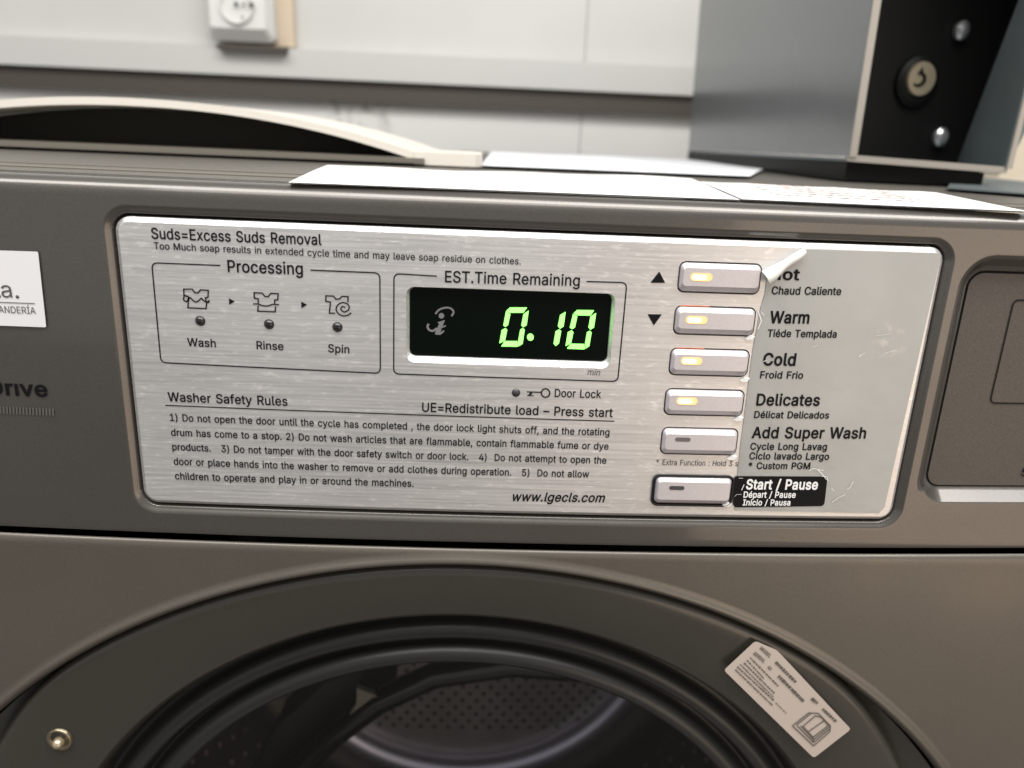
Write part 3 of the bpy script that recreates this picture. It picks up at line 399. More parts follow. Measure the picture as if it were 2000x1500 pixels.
q	424	8l417o417o7;7j7;7e727_6i7W6_7M6U7B6L746D6d6=6Q696;685]6:5A6C4g6P4Q6b4>793o7T3c843\8W3Z9=3\9c3c:E3o:e4>;@4Q;V4h;i5A<65]<>6<<@6R<?6e<;75<57C;l7N;c7W;Z7_;P7e;G7k;?81;?81<;8l<; 6E6o6Z716n777?7A7N7N7Z7_7c837j8J7n8b809=7n9X7j:17d:G7Z:Z7N:k7?;86n;B6[;H6E;J5n;H5Z;B5I;75::j4n:Y4d:E4^9o4Z9W4X9=4Z8c4^8K4e854n7a5:7P5I7B5Z775n71
r	259	3m6@3m<;4h<;4h;A4k;A54;S5A;b5P;o5c<967<?6M<A6R<A6W<A6]<@6c<@6h<@6k<@6k;B6i;C6d;D6^;D6W;E6O;F6G;F66;D5f;A5W;;5J;25?:h56:\4o:M4k:>4j9m4j6@
s	365	5n685U695=6=4h6C4U6L4D6X466f3j763a7I3\7^4V7k4]7W4g7H547<5E745X6o5m6m6F6o6[756l7>7:7J7A7X7D7g7B837>8>768H6k8P6]8V6L8[5M8j4n944T9@4@9P429c3j:93g:R3i:g3o;:49;L4G;[4W;h4k<25A<:5Y<?63<@6L<?6b<;76<47G;k7V;`7c;S7m;D86;48<:b7D:U7>:c76;06k;<6\;E6J;K63;M5^;K5K;F5;;=4o;14g:d4e:U4f:H4k:=54:35@9k5P9e5d9_6]9Q7=9H7W9;7j8k888Y8@8C8C7k8A7U8;7A806o7b6_7Q6R7<6F6d6>6J69
t	227	6D<;6D;G3>;G3><; 49=W56=W567b577S5:7F5@7=5H775T735b725g725l72617367746=756B766M6B6G6@6@6>686=606=5h6<5`6<5B6?4i6G4T6U4E6i4<7@497]
u	410	5n6;5V6=5?6B4k6K4Y6W4J6g4=7;447R3n7m3m8K3m<;4j<;4j8P4l85547^5A7K5R7=5g756@726R736b77717>7?7G7J7S7S7a7Z817_8D7`8Y7`<;8]<;8]6@7b6@7b7\7k7\7^7<7M6c796Q6b6E6I6=
v	389	5[6@3I<;4L<;5]8[5e8D5l7n637W697@6?6j6F6U606U676j6=7@6C7W6I7n6P8D6X8[7i<;8k<;6Z6@
w	567	5B6@3O<;4O<;5=9V5D9>5K8d5R8I5Y7k5`7K5g6i5]6i5d7J5k7i628G688c6?9=6F9V74<;84<;8b9V8h9=8o8c968H9<7j9C7K9J6i9?6i9G7K9N7j9U8G9\8c9c9=9j9V:X<;;Y<;9e6@8h6@878l829=7m9O7i9a7d:37_:F7[:X7V:k7Q;>7M;R7[;R7V;?7Q:k7M:X7H:F7C:37?9a7:9O759=708l6?6@
x	379	3M6@5c9Z5c8k3U<;4\<;5K;25W:_5b:N5k:=649m6>9]6G9N5g9N619]6:9m6B:=6K:N6V:_6a;27R<;8X<;6I8i6I9V8^6@7W6@6_7U6S7g6I886@8H678X5n8g5e966E966;8g638X5j8H5b885X7g5L7U4S6@
y	389	3g45454j4?4i4K4g4V4f4`4g4i4j524o5:565B5@5I5M5O5\5[6?3I<;4L<;5]8[5e8D5l7m637W697@6?6j6F6U606U666j6<7@6B7W6I7n6P8D6X8[7i<;8k<;6D5F6<53634c5i4U5]4I5Q4@5C4855434e404S3o4J3o4A40494141423l44
z	380	3b6@3b6n76;@76;C3h;C3h<;8E<;8E;K567<56788K788K6@
{	273	3V9[3V:<3o:>4B:D4P:N4Y:\4^:o4`;G4`<V4a<l4c=@4g=R4l=b54=o5=>;5I>E5V>M5f>S68>X6M>Z6d>[6d=h6J=f67=_5i=T5`=D5[<o5Y<U5Y;35X:f5V:[5T:O5O:E5I:<5@:4569l4h9f4X9b4F9^3o9\ 6d4`6M4a684d5f4h5V4n5I565=5@545L4l5Z4g5i4c6;4a6O4`6f4`844^8L4Y8`4P8n4B973o9=3V9?3V9`3o9`4F9]4X9Z4h9U569N5@9G5I9?5O955T8k5V8`5X8T5Y8H5Y6g5[6L5`675i5g675\6J5U6d5S 3V9?3V:=4R:=4R9?
|	230	5E@a5E3\4P3\4P@a
}	273	6k9[6R9\6<9^5i9b5Y9f5L9l5A:459:<52:E4n:O4k:[4i:f4h;34h<U4g<o4a=D4X=T4K=_47=f3]=h3]>[44>Z4I>X4[>S4j>M58>E5C>;5M=o5T=b5Z=R5^=@5`<l5a<V5a;G5b:o5h:\61:N6?:D6R:>6k:< 3]4`3]5S475U4K5\4X5g4a674g6L4h6g4h8H4i8T4k8`4n8k5295599?5A9G5L9N5Y9U5i9Z6<9]6R9`6k9`6k9?6R9=6?97618m5h8_5b8L5a845a6f5`6O5^6;5Z5i5T5Z5M5L5C5@58564j4n4[4h4I4d444a 6k9?5n9?5n:=6k:<
~	453	3l8V3m90429G4:9Z4D9i4Q:64_:?4o:E5?:I5O:J5`:I5o:F6=:@6L:76\9k6n9]799S7C9L7K9F7R9C7Z9A7c9@809B8;9G8D9O8K9[8O9j8P:=9H:=9G9b9B9L9:99908j8d8]8U8T8F8N868J7e8I7T8J7E8M768T6g8\6X8h6G966;9?619G5i9L5b9P5Z9R5R9R5E9Q5:9L519D4j994e8i4d8V
é	404	6L685i6;5I6C4m6P4T6c4@7:407U3d843]8V3Z9;3\9`3d:B3o:b4?;=4S;T4k;g5F<55d<>6E<@6Z<?6n<<7B<67U;n7g;c87;U8F;D8S;18]:Z8e:@8j9c8k9B8k8i4C8i4C9]8J9]7n9J7l9b7h:87b:M7X:^7M:m7?;:6n;C6[;H6E;J5o;H5\;C5J;95;:m4o:^4e:N4^:;4Y9g4X9S4X924Z8W4^8?4f7j517X5?7I5O7=5a7566706L6n6[6o6i7176757A7:7L7A7U7I7^7R7d7]7j7i8e7[8^7H8T778G6g886Z7f6N7S6D7=6=6e69 5i<m6Y>Q7]>Q6[<m
í	167	3m6@3m<;4j<;4j6@ 41<m4`>Q5e>Q4c<m
Í	300	3W6@3W794n794n=D3W=D3W>=7E>=7E=D5o=D5o797E797E6@ 54>n5c@S6h@S5f>n
ı	167	3m6@3m<;4j<;4j6@
–	350	8V:48V9<389<38:4
"""
GL = {}
for ln in GLYPH_DATA.strip('\n').split('\n'):
    ch, adv, dat = ln.split('\t')
    GL[ch] = (int(adv) / 1000, [[((((ord(q[i]) - 48) * 64 + ord(q[i + 1]) - 48) - 200) / 1000, (((ord(q[i + 2]) - 48) * 64 + ord(q[i + 3]) - 48) - 400) / 1000) for i in range(0, len(q), 4)] for q in dat.split(' ') if q])
CAPS = {}; GC = {}
def winding(p, L):
    w = 0; x, y = p
    for i in range(len(L)):
        (x0, y0), (x1, y1) = L[i - 1], L[i]
        if (y0 > y) != (y1 > y) and x < (x1 - x0) * (y - y0) / (y1 - y0) + x0: w += 1 if y1 > y0 else -1
    return w
def glyph(ch, bold):
    """filled glyph by winding number; outer contours run clockwise"""
    if (ch, bold) in GC: return GC[(ch, bold)]
    out = []
    for L in GL[ch][1]:
        if bold:
            Q = []; N = len(L)
            for k in range(N):
                A_, B_, C_ = Vector(L[k - 1]), Vector(L[k]), Vector(L[(k + 1) % N]); e1 = B_ - A_; e2 = C_ - B_
                n1 = Vector((-e1.y, e1.x)).normalized(); n2 = Vector((-e2.y, e2.x)).normalized(); n_ = n1 + n2; n_ = n_.normalized() if n_.length > 1e-4 else n1
                Q.append(tuple(B_ + n_ * bold / max(.6, n_.dot(n1))))
            L = Q
        out.append(L)
    pts = []; ed = []
    for L in out:
        b_ = len(pts); pts += [Vector(p) for p in L]; ed += [(b_ + k, b_ + (k + 1) % len(L)) for k in range(len(L))]
    r = delaunay_2d_cdt(pts, ed, [], 0, 1e-6); V = [tuple(v) for v in r[0]]; T = []
    for f in r[2]:
        c = (sum(V[i][0] for i in f) / 3, sum(V[i][1] for i in f) / 3)
        if sum(winding(c, L) for L in out) < 0 or sum(winding(c, L) for L in out) > 0:
            f = tuple(f); p, q, t = (V[i] for i in f)
            T.append(f if (q[0] - p[0]) * (t[1] - p[1]) - (q[1] - p[1]) * (t[0] - p[0]) > 0 else f[::-1])
    GC[(ch, bold)] = (V, T); return V, T
def text_verts(s, bold=0.0, shear=0.0, space=1.0):
    V = []; T = []; x = 0.0
    for ch in s:
        if ch == ' ': x += .26 * space; continue
        v, t = glyph(ch, bold); b_ = len(V); V += [(x + p + shear * q, q) for p, q in v]; T += [tuple(i + b_ for i in f) for f in t]; x += GL[ch][0] * space + bold
    return V, T
CAPS['H'] = max(v[1] for v in text_verts('H')[0])
def text(s, a, b, cap, material, parent, w=.0002, bold=0.0, shear=0.0, fn=S, name='lettering', uvin=False, space=1.0):
    """text whose ink runs from photo point a to b along the baseline, capital height cap (photo pixels)"""
    if not uvin:
        A = Vector(pt(*a)); B = Vector(pt(*b)); up = Vector(pt(a[0], a[1] - cap)); h = (up - A).length
    else: A = Vector(a); B = Vector(b); h = cap
    V, Fc = text_verts(s, bold, shear, space)
    x0 = min(v[0] for v in V); x1 = max(v[0] for v in V); d = (B - A); n = Vector((-d.y, d.x)).normalized(); L = d.length
    vs = []
    for x, y in V:
        p = A + d * ((x - x0) / (x1 - x0)) + n * (y / CAPS['H'] * h); vs.append(fn(p.x, p.y, w))
    return mesh_obj(name, vs, Fc, material, parent)

# ================================================================ THE MACHINE
UC = -.0243; UL, UR = UC - .343, UC + .343
TOPZ = 0.9680
mach = empty('washing_machine', (UC, .35, 0), label='dark titanium grey front loading washing machine with a brushed steel control plate', cat='washing machine')

def sdf_rr(u, v, cu, cv, hu, hv, r):
    qx = abs(u - cu) - hu + r; qy = abs(v - cv) - hv + r
    return math.hypot(max(qx, 0), max(qy, 0)) + min(max(qx, qy), 0) - r
def sstep(a, b, x):
    t = min(1, max(0, (x - a) / (b - a))); return t * t * (3 - 2 * t)
# plate outline
PU0, PU1, PV0, PV1 = -.150, .150, -.0551, .0551
# coin cover recess
(cu0, cv1) = pt(1905, 534); (_, cv0) = pt(1850, 960); cu0 = (pt(1912, 560)[0] + pt(1824, 930)[0]) / 2; cu1 = UR - .012
def fascia_w(u, v):
    d = sdf_rr(u, v, 0, 0, .150, .0551, .0056)
    if d < .0007: w = -.0058
    elif d < .0012: w = -.0058 + .0044 * (d - .0007) / .0005
    else: w = -.0014 + .0014 * sstep(.0012, .0040, d)
    e = sdf_rr(u, v, (cu0 + cu1) / 2, (cv0 + cv1) / 2, (cu1 - cu0) / 2, (cv1 - cv0) / 2, .006)
    lim = .0075
    if e < lim:
        if e < .0: w2 = -.0068
        elif e < .0006: w2 = -.0068 + .0015 * e / .0006
        else: w2 = -.0053 * (1 - sstep(.0006, lim, e)) if v > cv0 else -.0053 * (1 - min(1, (e - .0006) / .0044))
        w = min(w, w2)
    return w
def axis(lo, hi, fine, coarse, zones):
    xs = [lo]; x = lo
    while x < hi - 1e-9:
        s = fine if any(a <= x <= b for a, b in zones) else coarse
        x = min(hi, x + s); xs.append(x)
    return xs
us = axis(UL, UR, .0004, .003, [(-.162, -.140), (.140, .178)])
vs_ = axis(-.0665, .0622, .0004, .002, [(-.064, -.036), (.040, .064)])
rows = []                                  # (v, w offset, use field)
R1 = .0018
for k in range(7):                          # bottom rounding
    a = math.radians(90 - 90 * k / 6); rows.append((-.0683 + R1 * (1 - math.sin(math.radians(90 * k / 6))) * 0 + R1 * (1 - math.cos(math.radians(90 * k / 6))) * 0, 0, 0))
rows = []
rows.append((-.0683, -.012, False))
for k in range(7):
    t = math.radians(90 * k / 6); rows.append((-.0683 + R1 * (1 - math.cos(t)), -R1 * (1 - math.sin(t)), False))
rows += [(v, 0, True) for v in vs_ if v > -.0665 + 1e-6]
R2 = .0060
for k in range(1, 11):
    t = math.radians(90 * k / 10); rows.append((.0622 + R2 * math.sin(t), -R2 * (1 - math.cos(t)), False))
rows.append((.0682, -.010, False)); rows.append((.0685, -.022, False)); rows.append((.0680, -.0235, False)); rows.append((.064, -.0235, False))
V = []; Fc = []
nu = len(us)
for (v, dw, fld) in rows:
    for u in us: V.append(S(u, v, dw + (fascia_w(u, v) if fld else 0)))
for j in range(len(rows) - 1):
    for i in range(nu - 1): Fc.append((j * nu + i, j * nu + i + 1, (j + 1) * nu + i + 1, (j + 1) * nu + i))
mesh_obj('fascia', V, Fc, 'fascia', mach, smooth=True)

# top panel and cabinet, seam strip behind the fascia
TY0 = .026; TY1 = .70
g = G(); g.box((UL, TY0, TOPZ - .030), (UR, TY1, TOPZ - .0008)); g.obj('top_panel', 'top', mach)
g = G(); g.box((UL + .004, .052, TOPZ - .0010), (UR - .004, .058, TOPZ - .0003)); g.box((UL + .004, .078, TOPZ - .0010), (UR - .004, .081, TOPZ - .0004)); g.obj('top_seam_ridge', 'beige', mach)
g = G(); g.box((UL + .002, .03, .03), (UR - .002, TY1 - .01, .40)); g.obj('lower_cabinet', 'front', mach)
g = G(); g.box((UL, .03, .40), (UL + .004, TY1 - .01, TOPZ - .031)); g.obj('side_panel', 'front', mach)
g = G(); g.box((UR - .004, .03, .40), (UR, TY1 - .01, TOPZ - .031)); g.obj('side_panel', 'front', mach)
g = G(); g.box((UL + .004, TY1 - .014, .40), (UR - .004, TY1 - .01, TOPZ - .031)); g.obj('back_panel', 'front', mach)
g = G(); g.box((UL + .01, -.071 , -.035), (UR - .01, -.0665, -.007), T=lambda u, v, w: S(u, v, w)); g.obj('seam_backing', 'black', mach)

# ---- front panel with the round door recess
DC = (-.0247, -.367); RD = .2895
ang = [i * 2 * math.pi / 720 for i in range(720)]
def circ(c, r): return [(c[0] + r * math.cos(a), c[1] + r * math.sin(a)) for a in ang]
VT, VB = -.0712, -.72
def bnd(a):
    dx, dy = math.cos(a), math.sin(a); t = 9
    if dx > 1e-9: t = min(t, (UR - .001 - DC[0]) / dx)
    if dx < -1e-9: t = min(t, (UL + .001 - DC[0]) / dx)
    if dy > 1e-9: t = min(t, (VT - DC[1]) / dy)
    if dy < -1e-9: t = min(t, (VB - DC[1]) / dy)
    return t
def front_w(u, v):                           # panel surface eases back just under the seam
    d = VT - v; return -.0016 * (1 - math.sqrt(max(0, 1 - (1 - min(1, d / .003)) ** 2))) * 1.0
loops = []
for r, w in ((RD - .0016, -.016), (RD - .0015, -.004), (RD - .0012, -.0014), (RD - .0006, -.0005), (RD + .0002, .0006), (RD + .0008, .0012), (RD + .0016, .0014), (RD + .0026, .0008), (RD + .0036, .0002), (RD + .0050, 0)): loops.append((circ(DC, r), w))
for k in range(0, 17):
    f_ = k / 16; L = []
    for a in ang:
        b_ = bnd(a); r0 = min(RD + .0054, b_ - .0005); r = r0 + (b_ - r0) * (1 - (1 - f_) ** 1.6); L.append((DC[0] + r * math.cos(a), DC[1] + r * math.sin(a)))
    loops.append((L, 0))
V = []; Fc = []; n = len(ang)
for L, w in loops:
    for u, v in L: V.append(S(u, v, w + front_w(u, v)))
for i in range(len(loops) - 1):
    Fc += [(i * n + k, i * n + (k + 1) % n, (i + 1) * n + (k + 1) % n, (i + 1) * n + k)[::-1] for k in range(n)]
mesh_obj('front_panel', V, Fc, 'front', mach, smooth=True)
g = G(); g.box((UL + .002, VT - .012, -.020), (UR - .002, VT + .001, -.0022), T=lambda u, v, w: S(u, v, w)); 
# flat frame for door parts: the bow is small there, follow it too
# dished recess wall behind the door plate
g = G(); rings(g, [(circ(DC, RD - .003), -.010), (circ(DC, RD - .020), -.016), (circ((DC[0], DC[1] + .02), RD - .06), -.020)]); g.obj('door_recess', 'door', mach, smooth=True)
# ---- door: disc trimmed by the recess
HC = (-.0255, -.300); RH = .2375
def outer_r(a, R, rr):
    # distance from HC along a to the recess circle of radius rr
    dx, dy = math.cos(a), math.sin(a); ox, oy = HC[0] - DC[0], HC[1] - DC[1]
    b_ = ox * dx + oy * dy; c_ = ox * ox + oy * oy - rr * rr; t = -b_ + math.sqrt(max(0, b_ * b_ - c_)); 
    # soft minimum
    k = .004; h = max(0, min(1, .5 + .5 * (R - t) / k)); return R * (1 - h) + t * h - k * h * (1 - h)
def door_loop(dR): return [(HC[0] + outer_r(a, RH - dR, RD - .0021 - dR) * math.cos(a), HC[1] + outer_r(a, RH - dR, RD - .0021 - dR) * math.sin(a)) for a in ang]
def lerp_loop(A, B, t): return [(a[0] * (1 - t) + b[0] * t, a[1] * (1 - t) + b[1] * t) for a, b in zip(A, B)]
RI = .1965
D0 = door_loop(.0045); DI = circ(HC, RI)
prof = [(door_loop(.0005), -.018), (door_loop(0), -.0050), (door_loop(.0006), -.0036), (door_loop(.0018), -.0022), (door_loop(.0032), -.0016), (D0, -.0014)]
for k in range(1, 9): prof.append((lerp_loop(D0, DI, k / 8), -.0014 - .003 * (k / 8) ** 2))
for r, w in ((.1945, -.0062), (.1925, -.010), (.191, -.016)): prof.append((circ(HC, r), w))
g = G(); rings(g, prof); g.obj('door_frame', 'door', mach, smooth=True)
g = G(); rings(g, [(circ(HC, r), w) for r, w in ((.192, -.012), (.190, -.020), (.1875, -.022), (.1855, -.017), (.1835, -.0135), (.1805, -.0125), (.1775, -.0145), (.1758, -.019), (.1745, -.024), (.1725, -.0245), (.1712, -.020), (.1698, -.0165), (.1665, -.0150), (.1635, -.0165), (.1615, -.021), (.161, -.040), (.163, -.09))])
g.obj('door_gasket', 'rubber', mach, smooth=True)
g = G(); rings(g, [(circ(HC, .1612), -.030), (circ(HC, .14), -.036), (circ(HC, .10), -.044), (circ(HC, .05), -.049), (circ(HC, .01), -.050)], True); g.obj('door_glass', 'glass', mach, smooth=True)
# ---- drum
DCu, DCv = -.029, -.292
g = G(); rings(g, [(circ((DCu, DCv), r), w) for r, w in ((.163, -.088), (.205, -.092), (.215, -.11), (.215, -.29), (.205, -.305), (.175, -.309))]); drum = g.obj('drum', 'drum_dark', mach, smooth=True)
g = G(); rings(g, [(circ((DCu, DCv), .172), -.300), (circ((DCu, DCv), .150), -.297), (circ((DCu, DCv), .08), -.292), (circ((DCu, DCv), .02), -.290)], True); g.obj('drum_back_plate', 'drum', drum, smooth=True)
g = G(); g.tube([S(u, v, -.296) for u, v in circ((DCu, DCv), .171)[::6]], .0120, 12, True); g.obj('drum_rim', 'chrome', drum, smooth=True)
g = G()
hx = .0125
for i in range(-14, 15):
    for j in range(-16, 17):
        u = DCu + hx * (i + (.5 if j % 2 else 0)); v = DCv + hx * .62 * j; rr = math.hypot(u - DCu, v - DCv)
        if .05 < rr < .158:
            wz = -.300 + .003 * (.172 - rr) / .022 if rr > .15 else -.297 + .005 * (.150 - rr) / .07
            c = S(u, v, wz + .0008); n = 8; X = F @ Vector((1, 0, 0)); Y = F @ Vector((0, 1, 0))
            g.add([c + (X * math.cos(2 * math.pi * k / n) + Y * math.sin(2 * math.pi * k / n)) * .0019 for k in range(n)], [tuple(range(n))])
g.obj('perforation_field', 'black', drum, kind='stuff')
# holes in the drum wall, lower left
g = G()
for i in range(9):
    for a in range(0, 360, 5):
        t = math.radians(a + (2.5 if i % 2 else 0)); w = -.12 - .018 * i; u = DCu + .2145 * math.cos(t); v = DCv + .2145 * math.sin(t)
        c = S(u, v, w); T1 = F @ Vector((-math.sin(t), math.cos(t), 0)); T2 = F @ Vector((0, 0, 1)); n = 6
        g.add([c + (T1 * math.cos(2 * math.pi * k / n) + T2 * math.sin(2 * math.pi * k / n)) * .0022 for k in range(n)], [tuple(range(n))])
g.obj('wall_perforation_field', 'drum', drum, kind='stuff')
def bar(p, q, r, mt, name, par):
    g = G(); g.tube([p, (Vector(p) + Vector(q)) / 2, q], r, 12); return g.obj(name, mt, par, smooth=True)
# paddle (lifter) and pale facet seen through the glass
def W(px, py, w): return S(*pt(px, py, w), w)
g = G(); RG = [(520, 1580), (585, 1500), (655, 1432), (740, 1368), (850, 1318), (1000, 1296), (1150, 1308), (1290, 1362)]
g.tube([W(x, y, -.135) for x, y in RG], .0085, 14); g.obj('drum_mouth_ring', 'gloss_black', drum, smooth=True)
g = G(); a = [W(x, y, -.150) for x, y in ((470, 1560), (540, 1420), (640, 1330), (700, 1310), (770, 1345), (690, 1405), (620, 1470), (560, 1560))]; b = [p + F @ Vector((0, 0, -.03)) for p in a]; n_ = 8
g.add(a + b, [tuple(range(n_))[::-1], tuple(range(n_, 2 * n_))] + [(i, (i + 1) % n_, n_ + (i + 1) % n_, n_ + i) for i in range(n_)]); g.obj('drum_paddle', 'rubber', drum)
g = G(); a = [W(697, 1344, -.13), W(738, 1360, -.13), W(703, 1390, -.13), W(655, 1440, -.13), W(696, 1375, -.13)]; b = [p + F @ Vector((0, 0, -.004)) for p in a]
g.add(a + b, [(4, 3, 2, 1, 0)[::-1], (5, 6, 7, 8, 9)] + [(i, (i + 1) % 5, (i + 1) % 5 + 5, i + 5) for i in range(5)]); g.obj('drum_bracket', 'bracket', drum)
# ---- door rivet
def disc_stack(name, c, prof, mt, parent, fn=S, n=28, smooth=True):
    g = G(); L = []
    for r, w in prof: L.append(([(c[0] + r * math.cos(2 * math.pi * k / n), c[1] + r * math.sin(2 * math.pi * k / n)) for k in range(n)], w))
    rings(g, L, True, fn); return g.obj(name, mt, parent, smooth)
c = pt(117, 1443, -.002)
rv = disc_stack('door_rivet', c, [(.0056, -.004), (.0056, -.0012), (.0048, -.0004), (.0040, -.0018), (.0028, -.0022)], 'rivet', mach)
disc_stack('rivet_pin', (c[0] - .0003, c[1] - .0012), [(.0024, -.002), (.0022, .0002), (.0012, .0014), (.0003, .0017)], 'brass', rv)
# ---- sticker on the door
P = px_pts([(1472, 1246), (1411, 1303), (1586, 1474), (1658, 1418), (1514, 1264)], -.0012)
st = flat('rating_sticker', ccw(rquad(P, .0016)), .0008, 'sticker_warm', mach, label='cream rating sticker with small black print')
A = Vector(pt(1410, 1302)); B = Vector(pt(1585, 1475)); Cc = Vector(pt(1476, 1244))
ex = (B - A); ey = (Cc - A)
def sk(px, py): # zoomed coordinates (5.356x, origin 1380,1220)
    return pt(1380 + px / 5.356, 1220 + py / 5.356)
g = G()
def dash(a, b, wd, seed, gap=.5):
    rnd = random.Random(seed); a = Vector(sk(*a)); b = Vector(sk(*b)); L = (b - a).length; x = 0
    while x < L:
        l = rnd.uniform(.0006, .0016) * (wd / .001) ** .3; e = min(L, x + l); stroke(g, [tuple(a.lerp(b, x / L)), tuple(a.lerp(b, e / L))], wd * rnd.uniform(.8, 1.05), .0011); x = e + rnd.uniform(.0002, .0006) * gap * 2
for i, (a, b, wd) in enumerate([((715, 375), (930, 590), .0013), ((745, 520), (1005, 785), .0015), ((1090, 755), (1150, 805), .0015), ((1205, 865), (1350, 1000), .0013),
        ((450, 330), (740, 625), .0007), ((415, 355), (590, 545), .0006), ((385, 385), (700, 700), .0007), ((345, 400), (690, 740), .0006), ((315, 425), (700, 780), .0007), ((295, 455), (680, 825), .0007), ((715, 800), (825, 910), .0005)]): dash(a, b, wd, i)
g.obj('print_lines', 'sticker_ink', st)
for s, a, b, cp in (('MODEL', (545, 235), (648, 330), .0015), ('SERIAL', (475, 290), (590, 385), .0015), ('NO.', (625, 435), (660, 468), .0014)):
    text(s, sk(*a), sk(*b), cp, 'sticker_ink', st, .0011, bold=.02, uvin=True)
g = G()
for L in ([(890, 1040), (1060, 905), (1160, 910), (1285, 1040), (1280, 1100), (1110, 1250), (890, 1040)], [(1000, 1045), (1130, 935), (1190, 950), (1265, 1035), (1105, 1160), (1000, 1045)], [(1060, 1100), (1215, 990)], [(930, 1035), (1090, 905)], [(1110, 1215), (1275, 1075)], [(940, 1040), (1110, 1215)], [(975, 1040), (1110, 1185), (1275, 1050)], [(1105, 1160), (1110, 1215)]):
    stroke(g, [sk(*p) for p in L], .0005, .0011)
g.obj('line_drawing', 'sticker_ink', st)

# ================================================================ CONTROL PLATE
BT = [ # outline corners TL TR BR BL of each push button
    [(1326.2, 509.4), (1488.7, 514.6), (1483.5, 575.7), (1322.3, 571.8)],
    [(1318.4, 595.7), (1476.5, 600.4), (1473, 657.6), (1313.2, 653.7)],
    [(1310, 678.4), (1465.3, 682.3), (1460, 735.6), (1304, 734.3)],
    [(1298.8, 757.9), (1454, 760.6), (1451.4, 812.9), (1295.5, 812)],
    [(1293.3, 833.5), (1441.8, 836.3), (1439, 889.9), (1287.2, 887)],
    [(1275.4, 927), (1432, 928.4), (1429.4, 989), (1271.3, 984.8)]]
def axis_rect(P, w=0.0):
    q = px_pts(P, w); u0 = (q[0][0] + q[3][0]) / 2; u1 = (q[1][0] + q[2][0]) / 2; v1 = (q[0][1] + q[1][1]) / 2; v0 = (q[2][1] + q[3][1]) / 2; return u0, v0, u1, v1
BR_ = [axis_rect(P) for P in BT]
BH = [rrect(*r, .0026) for r in BR_]
DW = axis_rect([(799.3, 562), (1196.3, 575), (1188.5, 708.8), (797.7, 698.4)])
DWr = rrect(DW[0], DW[1], DW[2], DW[3], .0024, 8)
LIP = .0013
DH = [(u, v) for u, v in rrect(DW[0] - .0009, DW[1] - .0020, DW[2] + .0009, DW[3] + .0004, .0030, 8)]
LEDS = [pt(391, 627), pt(525.5, 633.5), pt(659, 639)]
LH = [[(c[0] + .0019 * math.cos(2 * math.pi * k / 20), c[1] + .0019 * math.sin(2 * math.pi * k / 20)) for k in range(20)] for c in LEDS]
out_o = rrect(PU0, PV0, PU1, PV1, .0056, 10); BV = .0018
out_i = offset(out_o, -BV)
V, T = sheet(out_i, BH + [DH] + LH, .005)
g = G(); g.add([S(u, v, 0) for u, v in V], T)
oi = ccw(densify(out_i, .005)); 
def towards(L, d):      # outward copies with same count
    return offset(L, d)
rings(g, [(towards(oi, BV), -.0045), (towards(oi, BV), -.0017), (towards(oi, BV - .0001), -.0015), (towards(oi, BV * .12), -.00012), (oi, 0)])
for h in BH + LH:
    hh = ccw(densify(h, .005)); rings(g, [(hh, 0), (hh, -.0035)])
dh = ccw(densify(DH, .02)); dwr = ccw(densify(DWr, .02))
plate = g.obj('control_plate', 'steel', mach, label='brushed steel control plate with black lettering')
# display window
disp = flat('display_window', offset(ccw(DWr), .003), -.0030, 'window', mach, label='black digital display window showing 0.10 in green')
g = G(); DHc = ccw(DH); DWc = ccw(DWr)
rings(g, [(DHc, .0001), (DHc, -.0003), (DWc, -.0016), (DWc, -.0030)]); g.obj('display_lip', 'steel', disp, smooth=False)
def seg(name, P, w, mt, parent, z=740, s=3.846, o=(740, 480)):
    L = [pt(o[0] + x / s, o[1] + y / s, w) for x, y in P]; L = ccw(L); g = G(); rings(g, [(L, w - .0006), (L, w + .0004)], True); return g.obj(name, mt, parent)
WZ = -.0024
ZERO1 = [[(985, 465), (1112, 465), (1085, 502), (985, 502), (958, 490)], [(1125, 488), (1110, 595), (1083, 612), (1070, 598), (1086, 516)], [(1080, 620), (1095, 630), (1080, 735), (1052, 752), (1045, 725), (1062, 632)],
         [(945, 718), (1040, 718), (1050, 752), (1035, 757), (920, 755)], [(950, 620), (964, 632), (947, 712), (905, 732), (922, 636)], [(955, 492), (988, 512), (970, 595), (950, 608), (935, 598)]]
ONE = [[(1402, 498), (1387, 605), (1360, 622), (1345, 605), (1362, 522)], [(1355, 630), (1369, 640), (1352, 732), (1327, 752), (1313, 735), (1328, 645)]]
ZERO2 = [[(1490, 484), (1615, 486), (1588, 524), (1488, 521), (1465, 508)], [(1631, 506), (1615, 612), (1588, 630), (1575, 614), (1590, 534)], [(1585, 640), (1597, 650), (1580, 752), (1555, 770), (1548, 744), (1564, 652)],
         [(1440, 738), (1542, 740), (1550, 772), (1538, 777), (1415, 772)], [(1448, 636), (1461, 648), (1443, 730), (1403, 752), (1420, 652)], [(1460, 512), (1490, 530), (1472, 612), (1450, 626), (1435, 615)]]
for L in ZERO1 + ONE + ZERO2: seg('digit_segment', L, WZ, 'green', disp)
seg('decimal_point', [(1138 + 25 * math.cos(k * math.pi / 8), 687 + 25 * math.sin(k * math.pi / 8)) for k in range(16)], WZ, 'green', disp)
